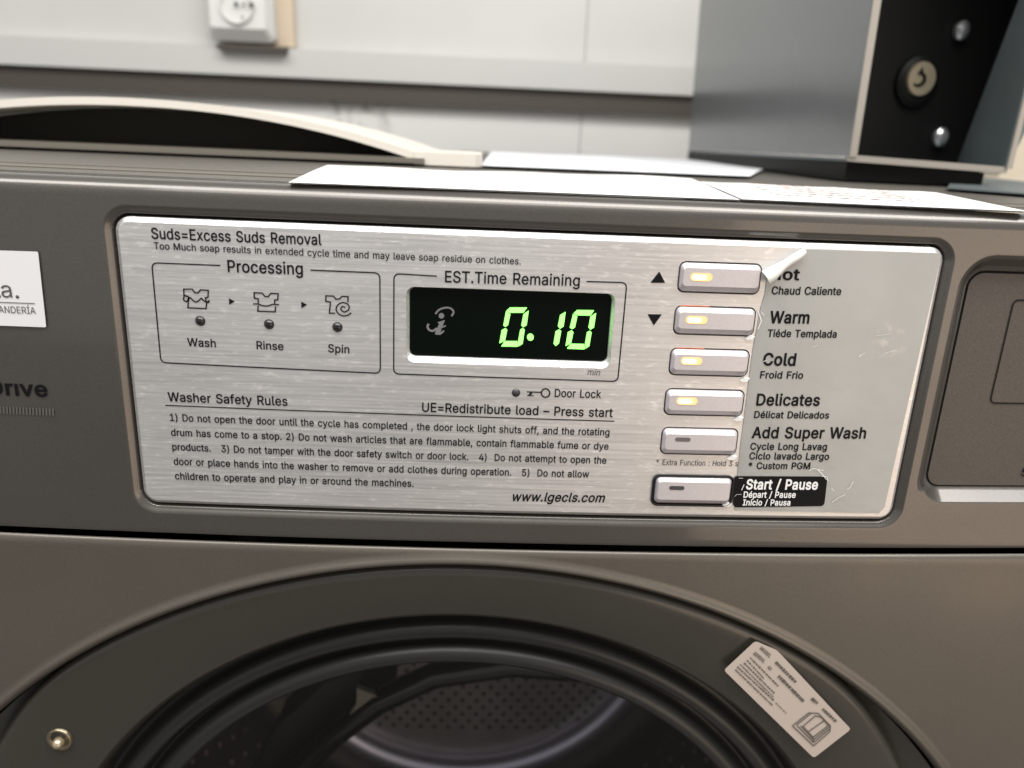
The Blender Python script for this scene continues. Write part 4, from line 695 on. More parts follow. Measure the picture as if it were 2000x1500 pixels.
# grey i emblem in the window
g = G()
def dp(x, y): return pt(740 + x / 3.846, 480 + y / 3.846, -.0028)
L = [dp(470 + 21 * math.cos(k * math.pi / 8), 526 + 21 * math.sin(k * math.pi / 8)) for k in range(16)]; rings(g, [(ccw(L), -.0029), (ccw(L), -.0027)], True)
g.obj('emblem', 'logo_grey', disp)
g = G()
stroke(g, [dp(*p) for p in smooth([(425, 512), (450, 482), (490, 466), (530, 466), (556, 484), (560, 505), (545, 528)])], .0007, -.0026)
stroke(g, [dp(*p) for p in smooth([(374, 585), (366, 608), (380, 632), (408, 638), (436, 618)])], .0008, -.0026)
for i_, L_ in enumerate(([(440, 574), (497, 556), (462, 650), (440, 668), (422, 664), (424, 648), (452, 586)], [(438, 668), (462, 668), (486, 650), (494, 634), (484, 634), (462, 650), (446, 654)], [(458, 612), (506, 594), (502, 606), (454, 624)])):
    P_ = ccw([dp(*p) for p in L_]); V_, T_ = sheet(P_, (), .02); g.add([S(u, v, -.0026 + .00005 * i_) for u, v in V_], T_)
g.obj('emblem', 'logo_grey', disp)
# faint unlit segments

# process LEDs: black glossy domes
for c in LEDS:
    disc_stack('process_light', c, [(.0018, -.0035), (.0018, -.0003), (.0016, .0004), (.0011, .0009), (.0005, .0011)], 'gloss_black', mach)
c = pt(1007.8, 766.8); disc_stack('door_lock_light', c, [(.0016, 0), (.0016, .0002)], 'led_dark', mach)
# outlines
def arcbox(pts_, r): return rquad(pts_, r)
def pb(P): return [pt(*p) for p in P]
g = G()
L = pb([(430.4, 518.5), (296.5, 513), (314.5, 708), (743, 729), (742, 533), (606.5, 527.5)])
full = [L[0]] + rquad(L, .0022, 6)[7:35] + [L[-1]]
stroke(g, full, .00045, .00015); g.obj('box_outline', 'ink', plate)
g = G()
L = pb([(853, 539.3), (769.5, 534.3), (769, 730), (1206.5, 745), (1224.3, 552), (1145.6, 549.7)])
full = [L[0]] + rquad(L, .0022, 6)[7:35] + [L[-1]]
stroke(g, full, .00045, .00015); g.obj('box_outline', 'ink', plate)
g = G(); stroke(g, pb([(323, 791.3), (1200, 822.5)]), .0004, .00015); g.obj('rule_line', 'ink', plate)
TX = [
 ('Suds=Excess Suds Removal', (296.5, 466), (628.4, 478.6), 21, .012),
 ('Too Much soap results in extended cycle time and may leave soap residue on clothes.', (301.4, 486.5), (1017, 516.7), 13.5, .006),
 ('Processing', (445.4, 531), (592, 536), 23, .012),
 ('EST.Time Remaining', (869.2, 551), (1132, 558.5), 22, .010),
 ('Wash', (366.5, 675.5), (422, 678), 15.5, .010), ('Rinse', (501.5, 681.5), (554, 684), 15.5, .010), ('Spin', (641, 687.5), (682.4, 689.8), 15.5, .010),
 ('Door Lock', (1083.2, 775), (1173.7, 777.3), 15.5, .008),
 ('UE=Redistribute load \u2013 Press start', (824.5, 803.7), (1196.3, 814.5), 17.5, .010),
 ('Washer Safety Rules', (328.6, 783.2), (562, 792.3), 17.5, .010),
 ('1) Do not open the door until the cycle has completed , the door lock light shuts off, and the rotating', (332.6, 821.5), (1190, 850.5), 13.5, .009),
 ('drum has come to a stop. 2) Do not wash articles that are flammable, contain flammable fume or dye', (334.8, 850.7), (1188, 878), 13.5, .009),
 ('products.   3) Do not tamper with the door safety switch or door lock.   4)  Do not attempt to open the', (337.2, 879), (1183.8, 905.5), 13.5, .009),
 ('door or place hands into the washer to remove or add clothes during operation.   5)  Do not allow', (340, 907.5), (1150, 932.5), 13.5, .009),
 ('children to operate and play in or around the machines.', (342.6, 935.7), (807.8, 950.6), 13.5, .009)]
for s, a, b, cp, bd in TX: text(s, a, b, cp, 'ink', plate, .0002, bold=bd)
text('www.lgecls.com', (1001.3, 978), (1181.3, 980.5), 17, 'ink', plate, .0002, bold=.014, shear=.25)
text('min', (1147, 732), (1171.6, 733.5), 12, 'ink_grey', plate, .0002, shear=.2)
text('* Extra Function : Hold 3 s', (1281.4, 907.5), (1441, 910.5), 10.5, 'ink_grey', plate, .0002, bold=.002)
# arrows and triangles
def poly(name, P, w, mt, parent): 
    L = ccw(pb(P)); g = G(); g.add([S(u, v, w) for u, v in L], [tuple(range(len(L)))]); return g.obj(name, mt, parent)
poly('up_triangle', [(1270.3, 552.3), (1299, 552.3), (1287.7, 530.2)], .0002, 'ink', plate)
poly('down_triangle', [(1264.6, 613.4), (1292.4, 614), (1276.8, 635.5)], .0002, 'ink', plate)
poly('small_arrow', [(447.5, 582.4), (458.6, 588.5), (448, 595)], .0002, 'ink', plate)
poly('small_arrow', [(588.5, 589), (600, 595), (589, 601.6)], .0002, 'ink', plate)
# shirt icons, in the 3.333x zoom with origin 200,400
def ic(P, wd=.00045, par=plate, name='shirt_icon'):
    g = G()
    for L in P: stroke(g, [pt(200 + x / 3.333, 400 + y / 3.333) for x, y in L], wd, .0002)
    return g.obj(name, 'ink', par)
ic([[(560, 625), (558, 670), (675, 676), (680, 630)], [(560, 595), (532, 590), (530, 548), (585, 548), (602, 572), (622, 574), (640, 553), (690, 556), (688, 602), (672, 604), (675, 628), (690, 636), (697, 625)],
    smooth([(533, 595), (530, 618), (548, 630), (560, 612), (575, 606), (590, 622), (610, 632), (630, 622), (645, 608), (658, 622), (680, 632), (698, 622)]), [(562, 600), (562, 625)], [(535, 590), (562, 600), (575, 606)]])
ic([[(1015, 655), (1012, 692), (1125, 697), (1128, 660)], [(1015, 640), (1015, 612), (990, 608), (988, 572), (1040, 574), (1058, 596), (1080, 598), (1096, 576), (1145, 578), (1142, 618), (1122, 620), (1122, 650)],
    smooth([(982, 645), (1015, 645), (1040, 655), (1075, 658), (1110, 648), (1150, 650)])])
ic([[(1515, 705), (1478, 705), (1485, 632), (1455, 628), (1455, 592), (1505, 594), (1520, 614), (1545, 612), (1560, 595), (1600, 598), (1598, 635)],
    smooth([(1582, 668), (1562, 662), (1553, 680), (1575, 697), (1603, 682), (1603, 652), (1570, 636), (1536, 648), (1522, 678), (1535, 706), (1565, 722), (1598, 718), (1620, 702)])])
# key icon in the 4x zoom with origin 780,740
g = G(); kp = lambda x, y: pt(780 + x / 4, 740 + y / 4)
stroke(g, [kp(1142 + 33 * math.cos(k * math.pi / 10), 110 + 33 * math.sin(k * math.pi / 10)) for k in range(20)], .0005, .0002, closed=True)
stroke(g, [kp(1108, 104), (kp(995, 101))], .0004, .0002); stroke(g, [kp(1035, 108), kp(1012, 128)], .0007, .0002); stroke(g, [kp(998, 130), kp(1050, 131)], .0003, .0002)
g.obj('key_icon', 'ink', plate)

# ---- the label film over the right of the plate
stain_or_glare(M['film'], S(*pt(1738, 664), .0002), .0085, (.47, .475, .46)); FP = px_pts([(1568, 487.5), (1846 - 17, 492.5), (1838, 500), (1727, 990), (1716, 1002), (1434, 996), (1440, 925), (1447, 860), (1455, 800), (1462, 742), (1470, 682), (1478, 640), (1484, 606), (1494, 572), (1497, 540), (1530, 520), (1553, 505)])  # scuff and its glare put into the film colour as a lighter blotch
FP = [(min(u, PU1 - BV - .0002), max(PV0 + BV + .0010, min(PV1 - BV - .0002, v))) for u, v in FP]
bh2 = [offset(ccw(h), .0002) for h in BH]
film = flat('label_film', ccw(FP), .00025, 'film', plate, step=.004, label='greyish wrinkled label film, torn and curling at its upper left')
film_par = film
# a loose torn corner rolling over the first letter of Hot
A = Vector(pt(1570, 489)); B = Vector(pt(1490, 541)); V = []; Fc = []; N = 16; K = 14
for i in range(N + 1):
    t = i / N; p = A.lerp(B, t); d = (B - A).normalized(); nrm = Vector((-d.y, d.x)); nrm = nrm if nrm.x < 0 or nrm.y > 0 else -nrm
    R = .0009 + .0013 * t + .0002 * math.sin(9 * t)
    for k in range(K + 1):
        a = math.radians(-60 + 250 * k / K); q = p + nrm * (R * math.cos(a) * 1.25); V.append(S(q.x, q.y, .0004 + R + R * math.sin(a)))
for i in range(N):
    for k in range(K): Fc.append((i * (K + 1) + k, i * (K + 1) + k + 1, (i + 1) * (K + 1) + k + 1, (i + 1) * (K + 1) + k))
mesh_obj('film_curl', V, Fc, 'curl', plate, smooth=True, label='bright white rolled edge of the torn label film')
# black start label
L = px_pts([(1433, 929), (1615.5, 930), (1609, 987.5), (1431, 990)])
lab = flat('start_label', ccw(rquad(L, .0018)), .00045, 'ink', plate, label='black printed patch with white Start / Pause lettering')
for s, a, b, cp, bd in (('Start / Pause', (1455.5, 954), (1595.2, 954.5), 18.5, .024), ('D\u00e9part / Pause', (1450.8, 970.5), (1552.3, 970.8), 11.5, .02), ('In\u00edcio / Pausa', (1449.5, 985.6), (1542, 985.8), 11, .02)):
    text(s, a, b, cp, 'white_ink', plate, .0006, bold=bd)
for s, a, b, cp, bd in (('Hot', (1502, 545.5), (1560, 546.5), 21, .022), ('Chaud Caliente', (1506, 574.4), (1641.3, 576), 15, .015), ('Warm', (1501.7, 630.3), (1579, 631), 22.5, .022), ('Ti\u00e9de Templada', (1497.8, 657.3), (1632.5, 659), 14, .015),
        ('Cold', (1488.7, 712.7), (1552.4, 713.4), 23, .022), ('Froid Frio', (1483.5, 738.2), (1567.2, 739), 13.5, .015), ('Delicates', (1476, 791), (1599.4, 791.8), 22, .018), ('D\u00e9licat Delicados', (1472, 815.6), (1617.8, 816.8), 13, .015),
        ('Add Super Wash', (1467, 854.7), (1689.3, 855.5), 21, .018), ('Cycle Long Lavag', (1464.3, 877.5), (1613.7, 878.3), 13, .015), ('Ciclo lavado Largo', (1462.4, 896.2), (1617.8, 897.3), 13, .015), ('* Custom PGM', (1460.5, 915), (1580.7, 915.5), 12.5, .015)):
    text(s, a, b, cp, 'ink', plate, .00045, bold=bd)
# creases, scuffs and torn shreds of the film
g = G(); zz = lambda x, y: pt(1230 + x / 3.636, 740 + y / 3.636); 
for L, wd in (([(1265, 650), (1300, 630), (1370, 645)], .0006), ([(1330, 640), (1365, 675), (1392, 710)], .0007), ([(1425, 768), (1445, 790)], .0005), ([(1535, 780), (1560, 765), (1580, 725)], .0005), ([(1430, 872), (1475, 838), (1525, 815)], .0005), ([(1355, 685), (1395, 690), (1402, 720)], .0006), ([(770, 700), (800, 700)], .0004), ([(740, 830), (755, 815), (790, 815)], .0003), ([(790, 785), (808, 745)], .0008)):
    g = G(); stroke(g, [zz(*p) for p in L], wd * .38, .00075); g.obj('crease_mark', 'curl', plate)
z6 = lambda x, y: pt(1230 + x / 3.846, 460 + y / 3.846)
for L, wd in (([(1715, 912), (1750, 885), (1768, 880)], .0004), ([(1370, 838), (1410, 820)], .0003), ([(1000, 945), (1025, 935)], .0005), ([(1425, 375), (1450, 365)], .0003), ([(1850, 750), (1960, 735)], .0003), ([(1915, 880), (1990, 860)], .0003), ([(960, 560), (985, 640), (960, 700)], .0009), ([(985, 570), (1005, 600)], .0006), ([(1720, 905), (1735, 893)], .0006)):
    g = G(); stroke(g, [z6(*p) for p in L], wd * .38, .0005); g.obj('crease_mark', 'curl', plate)
for x, y in ((1465, 660), (1455, 742), (1443, 818), (1430, 894), (1420, 985)):
    L = ccw(pb([(x - 12, y + 1), (x - 2, y - 6), (x + 9, y - 4), (x + 4, y + 3), (x - 7, y + 4)])); g = G(); rings(g, [(L, .0001), (offset(L, -.0002), .0009)], True); g.obj('film_shred', 'curl', plate)

# ---- push buttons
LEDP = [(1370, 541.4), (1360.5, 625), (1350.6, 705.2), (1341.7, 783.5), (1333.7, 858.3), (1321.9, 953)]
names = ['push button beside Hot with its lamp lit', 'push button beside Warm with its lamp lit', 'push button beside Cold with its lamp lit', 'push button beside Delicates with its lamp lit', 'push button beside Add Super Wash with its lamp off', 'push button beside Start / Pause in a black surround, lamp off']
for i, r in enumerate(BR_):
    u0, v0, u1, v1 = r
    if i == 5:
        fr = rrect(u0 - .0002, v0 - .0002, u1 + .0002, v1 + .0002, .0028); q = axis_rect([(1280, 929.8), (1427, 931), (1425, 984), (1277, 980)])
        fi = rrect(q[0] - .0004, q[1] - .0004, q[2] + .0004, q[3] + .0004, .0022)
        g = G(); rings(g, [(fr, .0001), (fr, .0007), (offset(fr, -.0006), .0010), (fi, .0006), (fi, -.003)]); g.obj('button_surround', 'gloss_black', mach)
        u0, v0, u1, v1 = q
    else:
        u0 += .00055; v0 += .00065; u1 -= .00055; v1 -= .00055
    b0 = rrect(u0, v0, u1, v1, .0020)
    g = G(); H = .0022
    up = rrect(u0 + .0009, v0 + .0022, u1 - .0009, v1 - .0016, .0012); mid = rrect(u0 + .0003, v0 + .0006, u1 - .0003, v1 - .0004, .0018)
    rings(g, [(b0, -.003), (b0, H - .0018), (mid, H - .0011), (up, H)], True)
    bt = g.obj('push_button', 'button', mach, label=names[i])
    c = Vector(pt(*LEDP[i])) + Vector((0, 0)); c = Vector(pt(*LEDP[i], H)) 
    hw, hh = ((.0040, .00145) if i < 4 else (.0030, .0008))
    L = rrect(c.x - hw, c.y - hh, c.x + hw, c.y + hh, hh * .98)
    g = G(); rings(g, [(L, H - .0002), (L, H + .00012)], True); g.obj('indicator_window', 'amber_edge' if i < 4 else ('led_off' if i == 4 else 'led_dark'), bt)
    if i < 4:
        L = rrect(c.x - hw * .86, c.y - hh * .72, c.x + hw * .52, c.y + hh * .66, hh * .68); g = G(); rings(g, [(L, H + .00005), (L, H + .00022)], True); g.obj('lamp_core', 'amber', bt)
    if i in (1, 2):
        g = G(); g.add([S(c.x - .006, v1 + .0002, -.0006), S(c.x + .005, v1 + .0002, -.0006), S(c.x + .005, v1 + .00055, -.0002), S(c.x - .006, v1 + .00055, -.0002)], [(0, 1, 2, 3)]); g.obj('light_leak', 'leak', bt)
flat('button_well', rrect(BR_[5][0] - .003, BR_[5][1] - .002, BR_[0][2] + .003, BR_[0][3] + .002, .001), -.0034, 'black', mach)

# ---- coin cover on the right of the fascia
L = rrect(cu0 + .0004, cv0 + .0004, cu1 - .0004, cv1 - .0004, .0056, 10)
cov = flat('coin_cover', L, -.0056, 'cover', mach, label='dark grey cover plate right of the control plate')
i0 = (pt(1984, 587)[0] + pt(1931, 781)[0]) / 2 ; i1 = cu1 - .02; j1 = pt(1990, 586, -.0056)[1]; j0 = pt(1945, 787, -.0056)[1]; i0 = (pt(1980, 600, -.0056)[0] + pt(1932, 775, -.0056)[0]) / 2
g = G(); stroke(g, rrect(i0, j0, i1, j1, .0022), .0006, -.0053, closed=True); g.obj('cover_groove', 'black', cov)
q = pt(1994, 930, -.0053); text('5', q, (q[0] + .0024, q[1]), .0036, 'ink', cov, -.0052, bold=.01, uvin=True)

# ---- sticker and print on the left of the fascia
P = px_pts([(-140, 484), (76.5, 491), (92.5, 638.5), (-130, 630)])
st = flat('shop_sticker', ccw(rquad(P, .0006, 3)), .0007, 'sticker', mach, label='white sticker with grey lettering on the left of the fascia')
z3 = lambda x, y: (x / 2.273, 420 + y / 2.273)
text('a', z3(16, 363), z3(62, 364), 31, 'ink_grey', st, .0009, bold=.0)
for x, y in ((2, 358), (83, 361)):
    c = pt(*z3(x, y)); disc_stack('full_stop', c, [(.0006, .0007), (.0006, .0009)], 'ink_grey', st, n=14)
text('ANDER\u00cdA', z3(2, 431), z3(166, 437), 13, 'ink_grey', st, .0009)
g = G(); stroke(g, [pt(*z3(-60, 383)), pt(*z3(161, 391))], .0003, .0009); g.obj('thin_line', 'ink_grey', st)
text('Dr\u0131ve', z3(-48, 794), z3(215, 805), 28, 'ink', mach, .0003, bold=.02)
g = G()
for k in range(40):
    x = 238 - k * 14.6; y = 890 - k * .62; stroke(g, [pt(*z3(x, y)), pt(*z3(x - 1.5, y - 33))], .00075, .0003)
g.obj('bar_print', 'ink_grey', mach)

# ================================================================ THINGS ON TOP
def lay(name, P, z, th, material, **kw):
    top = [onz(x, y, z + th) for x, y in P]; bot = [p - Vector((0, 0, th)) for p in top]; n = len(P)
    g = G(); g.add(top + bot, [tuple(range(n)), tuple(range(n, 2 * n))[::-1]] + [(i, n + i, n + (i + 1) % n, (i + 1) % n) for i in range(n)]); return g.obj(name, material, **kw)
z0 = TOPZ + .0008
def paper_sheet(name, P, z, lab, mt='paper', group='sheets of paper on the washer top', bow=.0012, seed=1):
    a, b, c, d = [onz(x, y, z) for x, y in P]; V = []; Fc = []; n = 14; m_ = 8; rnd = random.Random(seed); ph = [rnd.uniform(0, 6) for _ in range(4)]
    for j in range(m_ + 1):
        for i in range(n + 1):
            s, t = i / n, j / m_; p = a.lerp(b, s).lerp(d.lerp(c, s), t)
            V.append(p + Vector((0, 0, bow * (.5 + .5 * math.sin(5 * s + ph[0] + 2 * t)) * t + .0006 * math.sin(9 * s + ph[1]) ** 2 * t)))
    for j in range(m_):
        for i in range(n): Fc.append((j * (n + 1) + i, j * (n + 1) + i + 1, (j + 1) * (n + 1) + i + 1, (j + 1) * (n + 1) + i))
    nb = len(V); V += [v - Vector((0, 0, .0003)) for v in V]; Fc += [tuple(i + nb for i in f)[::-1] for f in Fc]
    o = mesh_obj(name, V, Fc, mt, smooth=True, label=lab, cat='paper', group=group); return o, (a, b, c, d)
pa, _ = paper_sheet('paper_sheet', [(563, 356), (1446, 390), (1350, 353), (640, 324)], z0, 'white sheet of paper on the washer top behind the middle of the fascia', seed=3)
pb2, (a, b, c, d) = paper_sheet('paper_sheet', [(1450, 389), (2010, 413), (1830, 379), (1366, 355)], z0 + .0002, 'white sheet with faint rows of print on the washer top, right of the blank sheet', seed=8, bow=.0003)
g = G(); rnd = random.Random(4)
for j in range(5):
    t = .25 + j * .14; x = .18
    while x < .75:
        l = rnd.uniform(.02, .05); p = [a.lerp(b, s).lerp(d.lerp(c, s), tt) + Vector((0, 0, .0012)) for s, tt in ((x, t), (x + l, t), (x + l, t + .05), (x, t + .05))]; g.add(p, [(0, 1, 2, 3)]); x += l + .012
g.obj('print_lines', 'paper_print', pb2)
sl, _ = paper_sheet('plastic_sleeve', [(940, 323), (1464, 344), (1512, 319), (960, 298)], z0 + .0005, 'glossy white document sleeve lying at the back of the washer top', mt='glossy_paper', seed=5, bow=.0006)
sl['category'] = 'document sleeve'; del sl['group']
lay('clear_sheet', [(1850, 366), (2040, 380), (2040, 358), (1868, 341)], z0, .0008, 'box_in', label='thin dark grey folder at the right rear corner of the washer top', cat='folder')

# cream cover with a long low arch
YA = onz(900, 326, TOPZ).y
q0 = ony(841, 318, YA); peak = ony(250, 191, YA); pu = ony(250, 208, YA)
cx = peak.x; hw = q0.x - cx; zb = TOPZ; hh = peak.z - zb; th = peak.z - pu.z
arch = empty('arched_cover', (cx, YA, zb), label='cream plastic cover with a long low arched opening, lying left of the white papers', cat='plastic cover')
def arch_z(x, h, w_): 
    t = min(1, abs(x - cx) / w_); return zb + h * (1 - t ** 2.1)
n = 48; V = []; Fc = []; DEP = .16
zlo = .006
xs = [cx - hw * 1.06 + 2 * hw * 1.06 * i / n for i in range(n + 1)]
for y in (YA, YA + .004, YA + DEP):
    for x in xs:
        V.append(Vector((x, y + 0, max(zb + zlo, arch_z(x, hh, hw * 1.08)))))
    for x in xs:
        V.append(Vector((x, y, max(zb + .0005, arch_z(x, hh - th * .9, hw * 1.0)))))
m_ = n + 1
for j in range(2):
    for i in range(n):
        o_ = j * 2 * m_; p_ = (j + 1) * 2 * m_
        Fc.append((o_ + i, o_ + i + 1, p_ + i + 1, p_ + i)); Fc.append((o_ + m_ + i, p_ + m_ + i, p_ + m_ + i + 1, o_ + m_ + i + 1))
for i in range(n): Fc.append((i, m_ + i, m_ + i + 1, i + 1))
mesh_obj('arch_shell', V, Fc, 'cream', arch, smooth=False)
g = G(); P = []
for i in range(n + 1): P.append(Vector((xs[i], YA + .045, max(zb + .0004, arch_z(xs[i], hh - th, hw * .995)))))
P2 = [Vector((p.x, p.y, zb + .0003)) for p in P]; g.add(P + P2, [(i, m_ + i, m_ + i + 1, i + 1)[::-1] for i in range(n)]); g.obj('shade_back', 'arch_shade', arch)  # dark sheet painting the shade within the cream shell
g = G(); g.box((cx - hw, YA - .006, zb + .0012), (cx + hw * .98, YA + .044, zb + .0042)); g.obj('inner_tray', 'beige', arch)
e0 = ony(841, 300, YA); e1 = ony(941, 329, YA)
g = G(); L = [(e0.x - .01, YA - .001), (e1.x - .004, YA - .001), (e1.x - .001, YA + .002), (e1.x, YA + .007), (e1.x - .001, YA + .06), (e1.x - .01, YA + .07), (e0.x - .01, YA + .07)]
zt = ony(900, 300, YA).z; n_ = len(L)
bot = [Vector((x, y, zb + .0003)) for x, y in L]; top = [Vector((x, y, zt)) for x, y in L]; g.add(bot + top, [tuple(range(n_)), tuple(range(n_, 2 * n_))] + [(i, (i + 1) % n_, n_ + (i + 1) % n_, n_ + i) for i in range(n_)]); g.obj('end_foot', 'cream', arch)

# ---- grey steel housing
Y1 = .235
A0 = ony(1658, 306, Y1); A1 = ony(1711, -40, Y1); B0 = ony(1968, 330, Y1 - .012); B1 = ony(2062, -60, Y1 - .012)
Y2 = .62
C0 = ony(1345, 292, Y2); C1 = ony(1371, -40, Y2)
A1 = A0 + (A1 - A0) * 1.7; B1 = B0 + (B1 - B0) * 1.7; C1 = C0 + (C1 - C0) * 1.7
box = empty('steel_housing', ((A0 + B0) / 2)[:], label='open fronted grey steel housing with a key lock, standing on the washer top', cat='coin box')
def slab(name, quad, nrm, th, mt, parent, bevel=None):
    q = [Vector(p) for p in quad]; n3 = Vector(nrm).normalized() * th; g = G(); g.add(q + [p + n3 for p in q], [(0, 1, 2, 3), (7, 6, 5, 4), (0, 4, 5, 1), (1, 5, 6, 2), (2, 6, 7, 3), (3, 7, 4, 0)]); return g.obj(name, mt, parent)
dside = (C0 - A0); nin = Vector((-dside.y, dside.x, 0)).normalized(); nin = nin if nin.x > 0 else -nin
slab('side_panel', [A0, C0, C1, A1], nin, .0022, 'box', box)
Dd = (C0 - A0)
YBk = (A0 + Dd * (.075 / Dd.length)).y; B0b = ony(1874, 318, YBk); B1b = ony(2052, 30, YBk); B1b = B0b + (B1b - B0b) * 2.2
slab('side_panel', [B0, B0b, B1b, B1], -nin, .002, 'box_in', box)
# bottom lip and floor
up = Vector((0, 0, 1))
slab('bottom_lip', [A0 - up * .0028, B0 - up * .0028, B0 + up * .0012, A0 + up * .0012], (0, 1, 0), .003, 'box_edge', box)
slab('floor_plate', [A0 - up * .003 + Vector((0, .004, 0)), B0 - up * .003 + Vector((0, .004, 0)), B0b - up * .003, C0 - up * .003], (0, 0, 1), .0015, 'box_in', box)
slab('top_plate', [A1, B1, B1b, C1], (0, 0, 1), .002, 'box', box)
slab('front_edge', [A0 + nin * .0001, A1 + nin * .0001, A1 + Vector((.0045, -.0005, 0)), A0 + Vector((.0045, -.0005, 0))], (0, -1, 0), .0012, 'box_edge', box)
slab('front_edge', [B0 - Vector((.0012, 0, 0)), B1 - Vector((.0012, 0, 0)), B1 + Vector((.0022, 0, 0)), B0 + Vector((.0022, 0, 0))], (0, -1, 0), .0012, 'box_edge', box)
# black inner panel set back
back = Dd * (.075 / Dd.length)
K0 = A0 + back + nin * .003 ; 
YB = (A0 + back).y
k = [ony(1652, 318, YB), ony(1878, 325, YB), ony(2130, -40, YB), ony(1730, -60, YB)]
ext = Vector((0, 0, .05))
pan = slab('lock_panel', [k[0], k[1], k[2] + (k[2] - k[1]) * .4, k[3] + (k[3] - k[0]) * .4], (0, 1, 0), .002, 'black', box)
pl_y = YB - .004
def disc_y(name, px, py, y, rpx, mt, parent, prof, n=28, sx=1.0):
    c = ony(px, py, y); e = (ony(px + rpx, py, y) - c).length; g = G(); V = []
    for r, d in prof: V.append([(c.x + e * sx * r * math.cos(2 * math.pi * k / n), c.y - d, c.z + e * 1.15 * r * math.sin(2 * math.pi * k / n)) for k in range(n)])
    g.add(sum(V, []), [(i * n + k, i * n + (k + 1) % n, (i + 1) * n + (k + 1) % n, (i + 1) * n + k) for i in range(len(V) - 1) for k in range(n)] + [tuple((len(V) - 1) * n + k for k in range(n))]); return g.obj(name, mt, parent, smooth=False)
lock = disc_y('key_lock', 1794, 155, pl_y, 27, 'brass', box, [(1.1, -.004), (1.0, .004), (.95, .005)])
disc_y('lock_collar', 1790, 160, pl_y + .002, 40, 'black', box, [(1.05, -.004), (1.0, .002), (.8, .004)])
c = ony(1797, 155, pl_y - .0056); e = (ony(1804, 155, pl_y) - ony(1797, 155, pl_y)).length; g = G(); V1 = []; V2 = []
for k_ in range(13):
    a = math.radians(110 - 250 * k_ / 12); w_ = .42 * math.sin(math.pi * (k_ + .6) / 13.2)
    V1.append(Vector((c.x + e * (1.7 + w_) * math.cos(a) - e * .3, c.y, c.z + e * (1.7 + w_) * math.sin(a)))); V2.append(Vector((c.x + e * (1.5 - w_) * math.cos(a) - e * .3, c.y, c.z + e * (1.5 - w_) * math.sin(a))))
g.add(V1 + V2, [(i, i + 1, 13 + i + 1, 13 + i) for i in range(12)]); g.add([c + Vector((-e * .9, -.0001, e * 1.2)), c + Vector((e * .7, -.0001, e * 1.2)), c + Vector((e * .2, -.0001, e * 2.9)), c + Vector((-e * .2, -.0001, e * 2.9))], [(0, 1, 2, 3)])
g.obj('keyhole', 'black', lock)
for x, y in ((1878, 60), (1837, 268)): disc_y('screw', x, y, pl_y, 16, 'screwhead', box, [(1.0, -.002), (.95, .002), (.6, .004), (.2, .0045)], sx=.9)
# black pad under the housing
zz0 = TOPZ + .0005
P = [(1345, 318), (1480, 330), (1600, 345), (1670, 352), (1835, 352), (1855, 343), (1958, 345), (1962, 322), (1658, 300), (1400, 293), (1345, 290)]
q = [ony(x, y, Y1 + .02 if x > 1600 else .40) for x, y in P]
g = G(); h0 = min(A0.z, B0.z) - .0045
L = [(C0.x + .004, C0.y - .01), (A0.x - .008, A0.y + .01), (B0.x - .012, B0.y + .006), (B0b.x, B0b.y), (C0.x + .02, C0.y)]
n_ = 4; L = [(C0.x, C0.y), (A0.x + .003, A0.y + .008), (B0.x - .008, B0.y + .010), (B0b.x - .004, B0b.y)]
tz = [C0.z - .0005, A0.z - .0035, B0.z - .0035, B0b.z - .0005]
bot = [Vector((x, y, zz0)) for x, y in L]; top = [Vector((x, y, max(zz0 + .001, t))) for (x, y), t in zip(L, tz)]
g.add(bot + top, [(3, 2, 1, 0), (4, 5, 6, 7)] + [(i, (i + 1) % 4, 4 + (i + 1) % 4, 4 + i) for i in range(4)]); g.obj('rubber_pad', 'black', box)

# ================================================================ SURROUNDINGS
YW = .80; YL = .802
def wallbox(name, x0, x1, y0, y1, z0_, z1_, mt, parent=None, **kw):
    g = G(); g.box((x0, y0, z0_), (x1, y1, z1_)); return g.obj(name, mt, parent, **kw)
zduct0 = ony(700, 157, YW - .02).z; zduct1 = ony(700, 101, YW - .02).z
xs_ = ony(1145, 60, YW).x; xl = ony(1135, 240, YL).x
wr = empty('wall', (0, YL, 0), kind='structure')
wallbox('wall_panel', -2.2, xs_ - .0006, YW - .002, YL + .05, zduct1 - .002, 2.6, 'wall', wr)
wallbox('wall_panel', xs_ + .0006, 2.2, YW - .002, YL + .05, zduct1 - .002, 2.6, 'wall', wr)
wallbox('lower_wall_panel', -2.2, xl - .0005, YL, YL + .06, 0, 2.6, 'wall_low', wr)
wallbox('lower_wall_panel', xl + .0005, 2.2, YL, YL + .06, 0, 2.6, 'wall_low', wr)
wallbox('wall_core', -2.2, 2.2, YL + .061, YL + .1, 0, 2.6, 'under', wr)
ledge = wallbox('cable_duct', -2.2, 2.2, YW - .020, YW - .0025, zduct0, zduct1, 'duct', label='long white horizontal cable duct along the wall below the socket', cat='cable duct')
zu = zduct0
wallbox('shadow_strip', -2.2, 2.2, YW - .012, YW - .0025, zu - .026, zu - .0005, 'under', ledge)  # brown strip added to paint the shadow band under the duct
g = G(); g.add([(-6, -4, 0), (6, -4, 0), (6, 3, 0), (-6, 3, 0)], [(0, 1, 2, 3)]); g.obj('floor', 'floor', kind='structure')
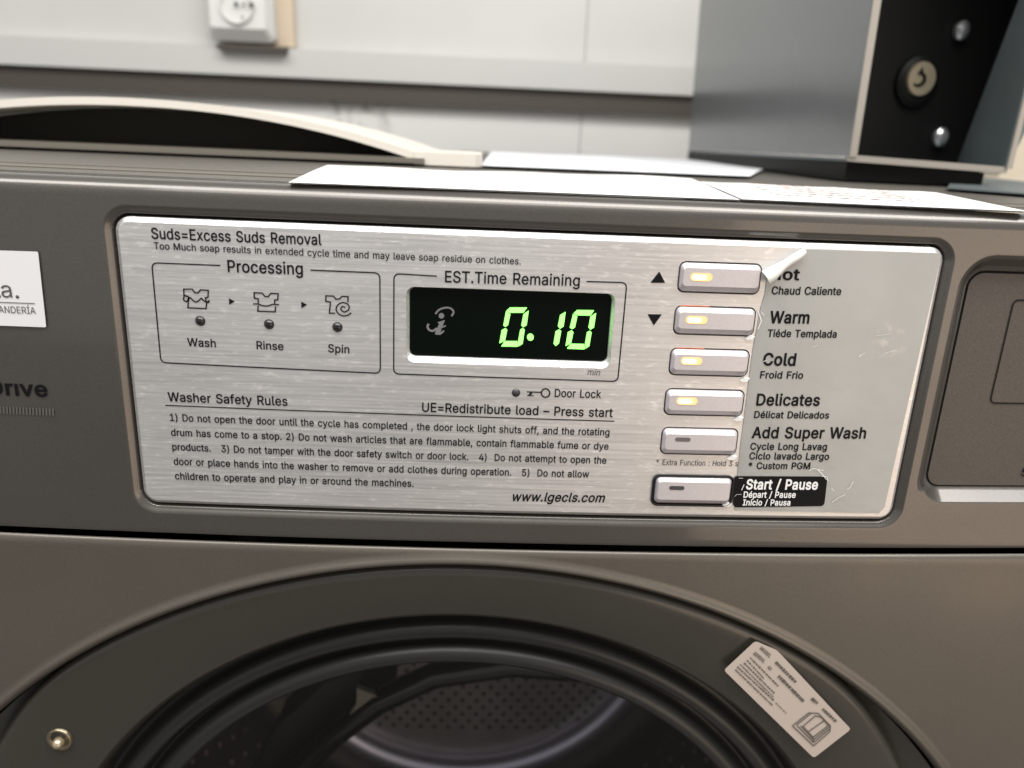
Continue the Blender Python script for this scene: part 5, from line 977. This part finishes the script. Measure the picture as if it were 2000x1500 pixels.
# socket
sa = ony(409, 78, YW - .03); sb = ony(537, 85, YW - .03)
so = empty('wall_socket', ((sa.x + sb.x) / 2, YW, sa.z), label='white wall socket with a round inset outlet and a painted-in tan shadow', cat='wall socket')
x0, x1, zb_ = sa.x, sb.x, (sa.z + sb.z) / 2; ht = (x1 - x0) * 1.1
g = G()
f1 = [(x0, zb_), (x1, zb_), (x1, zb_ + ht), (x0, zb_ + ht)]
def yl(L, y): return [Vector((a_, y, b_)) for a_, b_ in L]
Lr = rrect(x0, zb_, x1, zb_ + ht, .008); Li = rrect(x0 + .007, zb_ + .014, x1 - .007, zb_ + ht - .007, .004)
rings(g, [(Lr, YW + .001), (Lr, YW - .030), (Li, YW - .042)], True, fn=lambda a_, b_, y: Vector((a_, y, b_))); g.obj('socket_body', 'socket', so)
cxs, czs = (x0 + x1) / 2 , ony(473, 12, YW - .045).z
n = 32; cc = lambda r, y: [Vector((cxs + r * math.cos(2 * math.pi * k / n), y, czs + r * math.sin(2 * math.pi * k / n))) for k in range(n)]
g = G(); g.add(cc(.021, YW - .0425) + cc(.020, YW - .0465) + cc(.0185, YW - .0465) + cc(.0175, YW - .043), [(i * n + k, i * n + (k + 1) % n, (i + 1) * n + (k + 1) % n, (i + 1) * n + k) for i in range(3) for k in range(n)] + [tuple(3 * n + k for k in range(n))]); g.obj('outlet_ring', 'socket', so)
for px, py, r in ((461, 8, .0028), (476, 9, .0020), (491, 10, .0032), (474, 34, .0016)):
    c = ony(px, py, YW - .0472); g = G(); g.add([c + Vector((r * math.cos(k * .7854), 0, r * math.sin(k * .7854))) for k in range(8)], [tuple(range(8))]); g.obj('socket_hole', 'socket_hole', so)
wallbox('socket_shadow', x0 + .015, x1 + .020, YW - .012, YW - .0005, zb_ - .002, zb_ + ht, 'tan', so)  # tan slab painting the shadow around the socket
wallbox('socket_shelf', x0 + .010, x1 + .014, YW - .034, YW - .0006, zb_ - .0095, zb_ - .004, 'under', so)
# smudge on the lower wall
# neighbouring cream appliance and cream side wall
xr = UR + .004
nb = empty('white_appliance', (xr + .3, .35, 0), label='cream topped appliance standing right of the grey washing machine', cat='appliance')
wallbox('appliance_top', xr, xr + .60, -.0, .70, TOPZ - .034, TOPZ - .004, 'cream_top', nb)
wallbox('appliance_body', xr + .004, xr + .596, .01, .69, .0, TOPZ - .036, 'cream_top', nb)
sw = ony(1985, 300, .66)
wallbox('side_wall', ony(1962, 300, .70).x, 1.3, .70, .76, TOPZ - .2, ony(1990, 215, .70).z, 'cream_top', kind='structure')
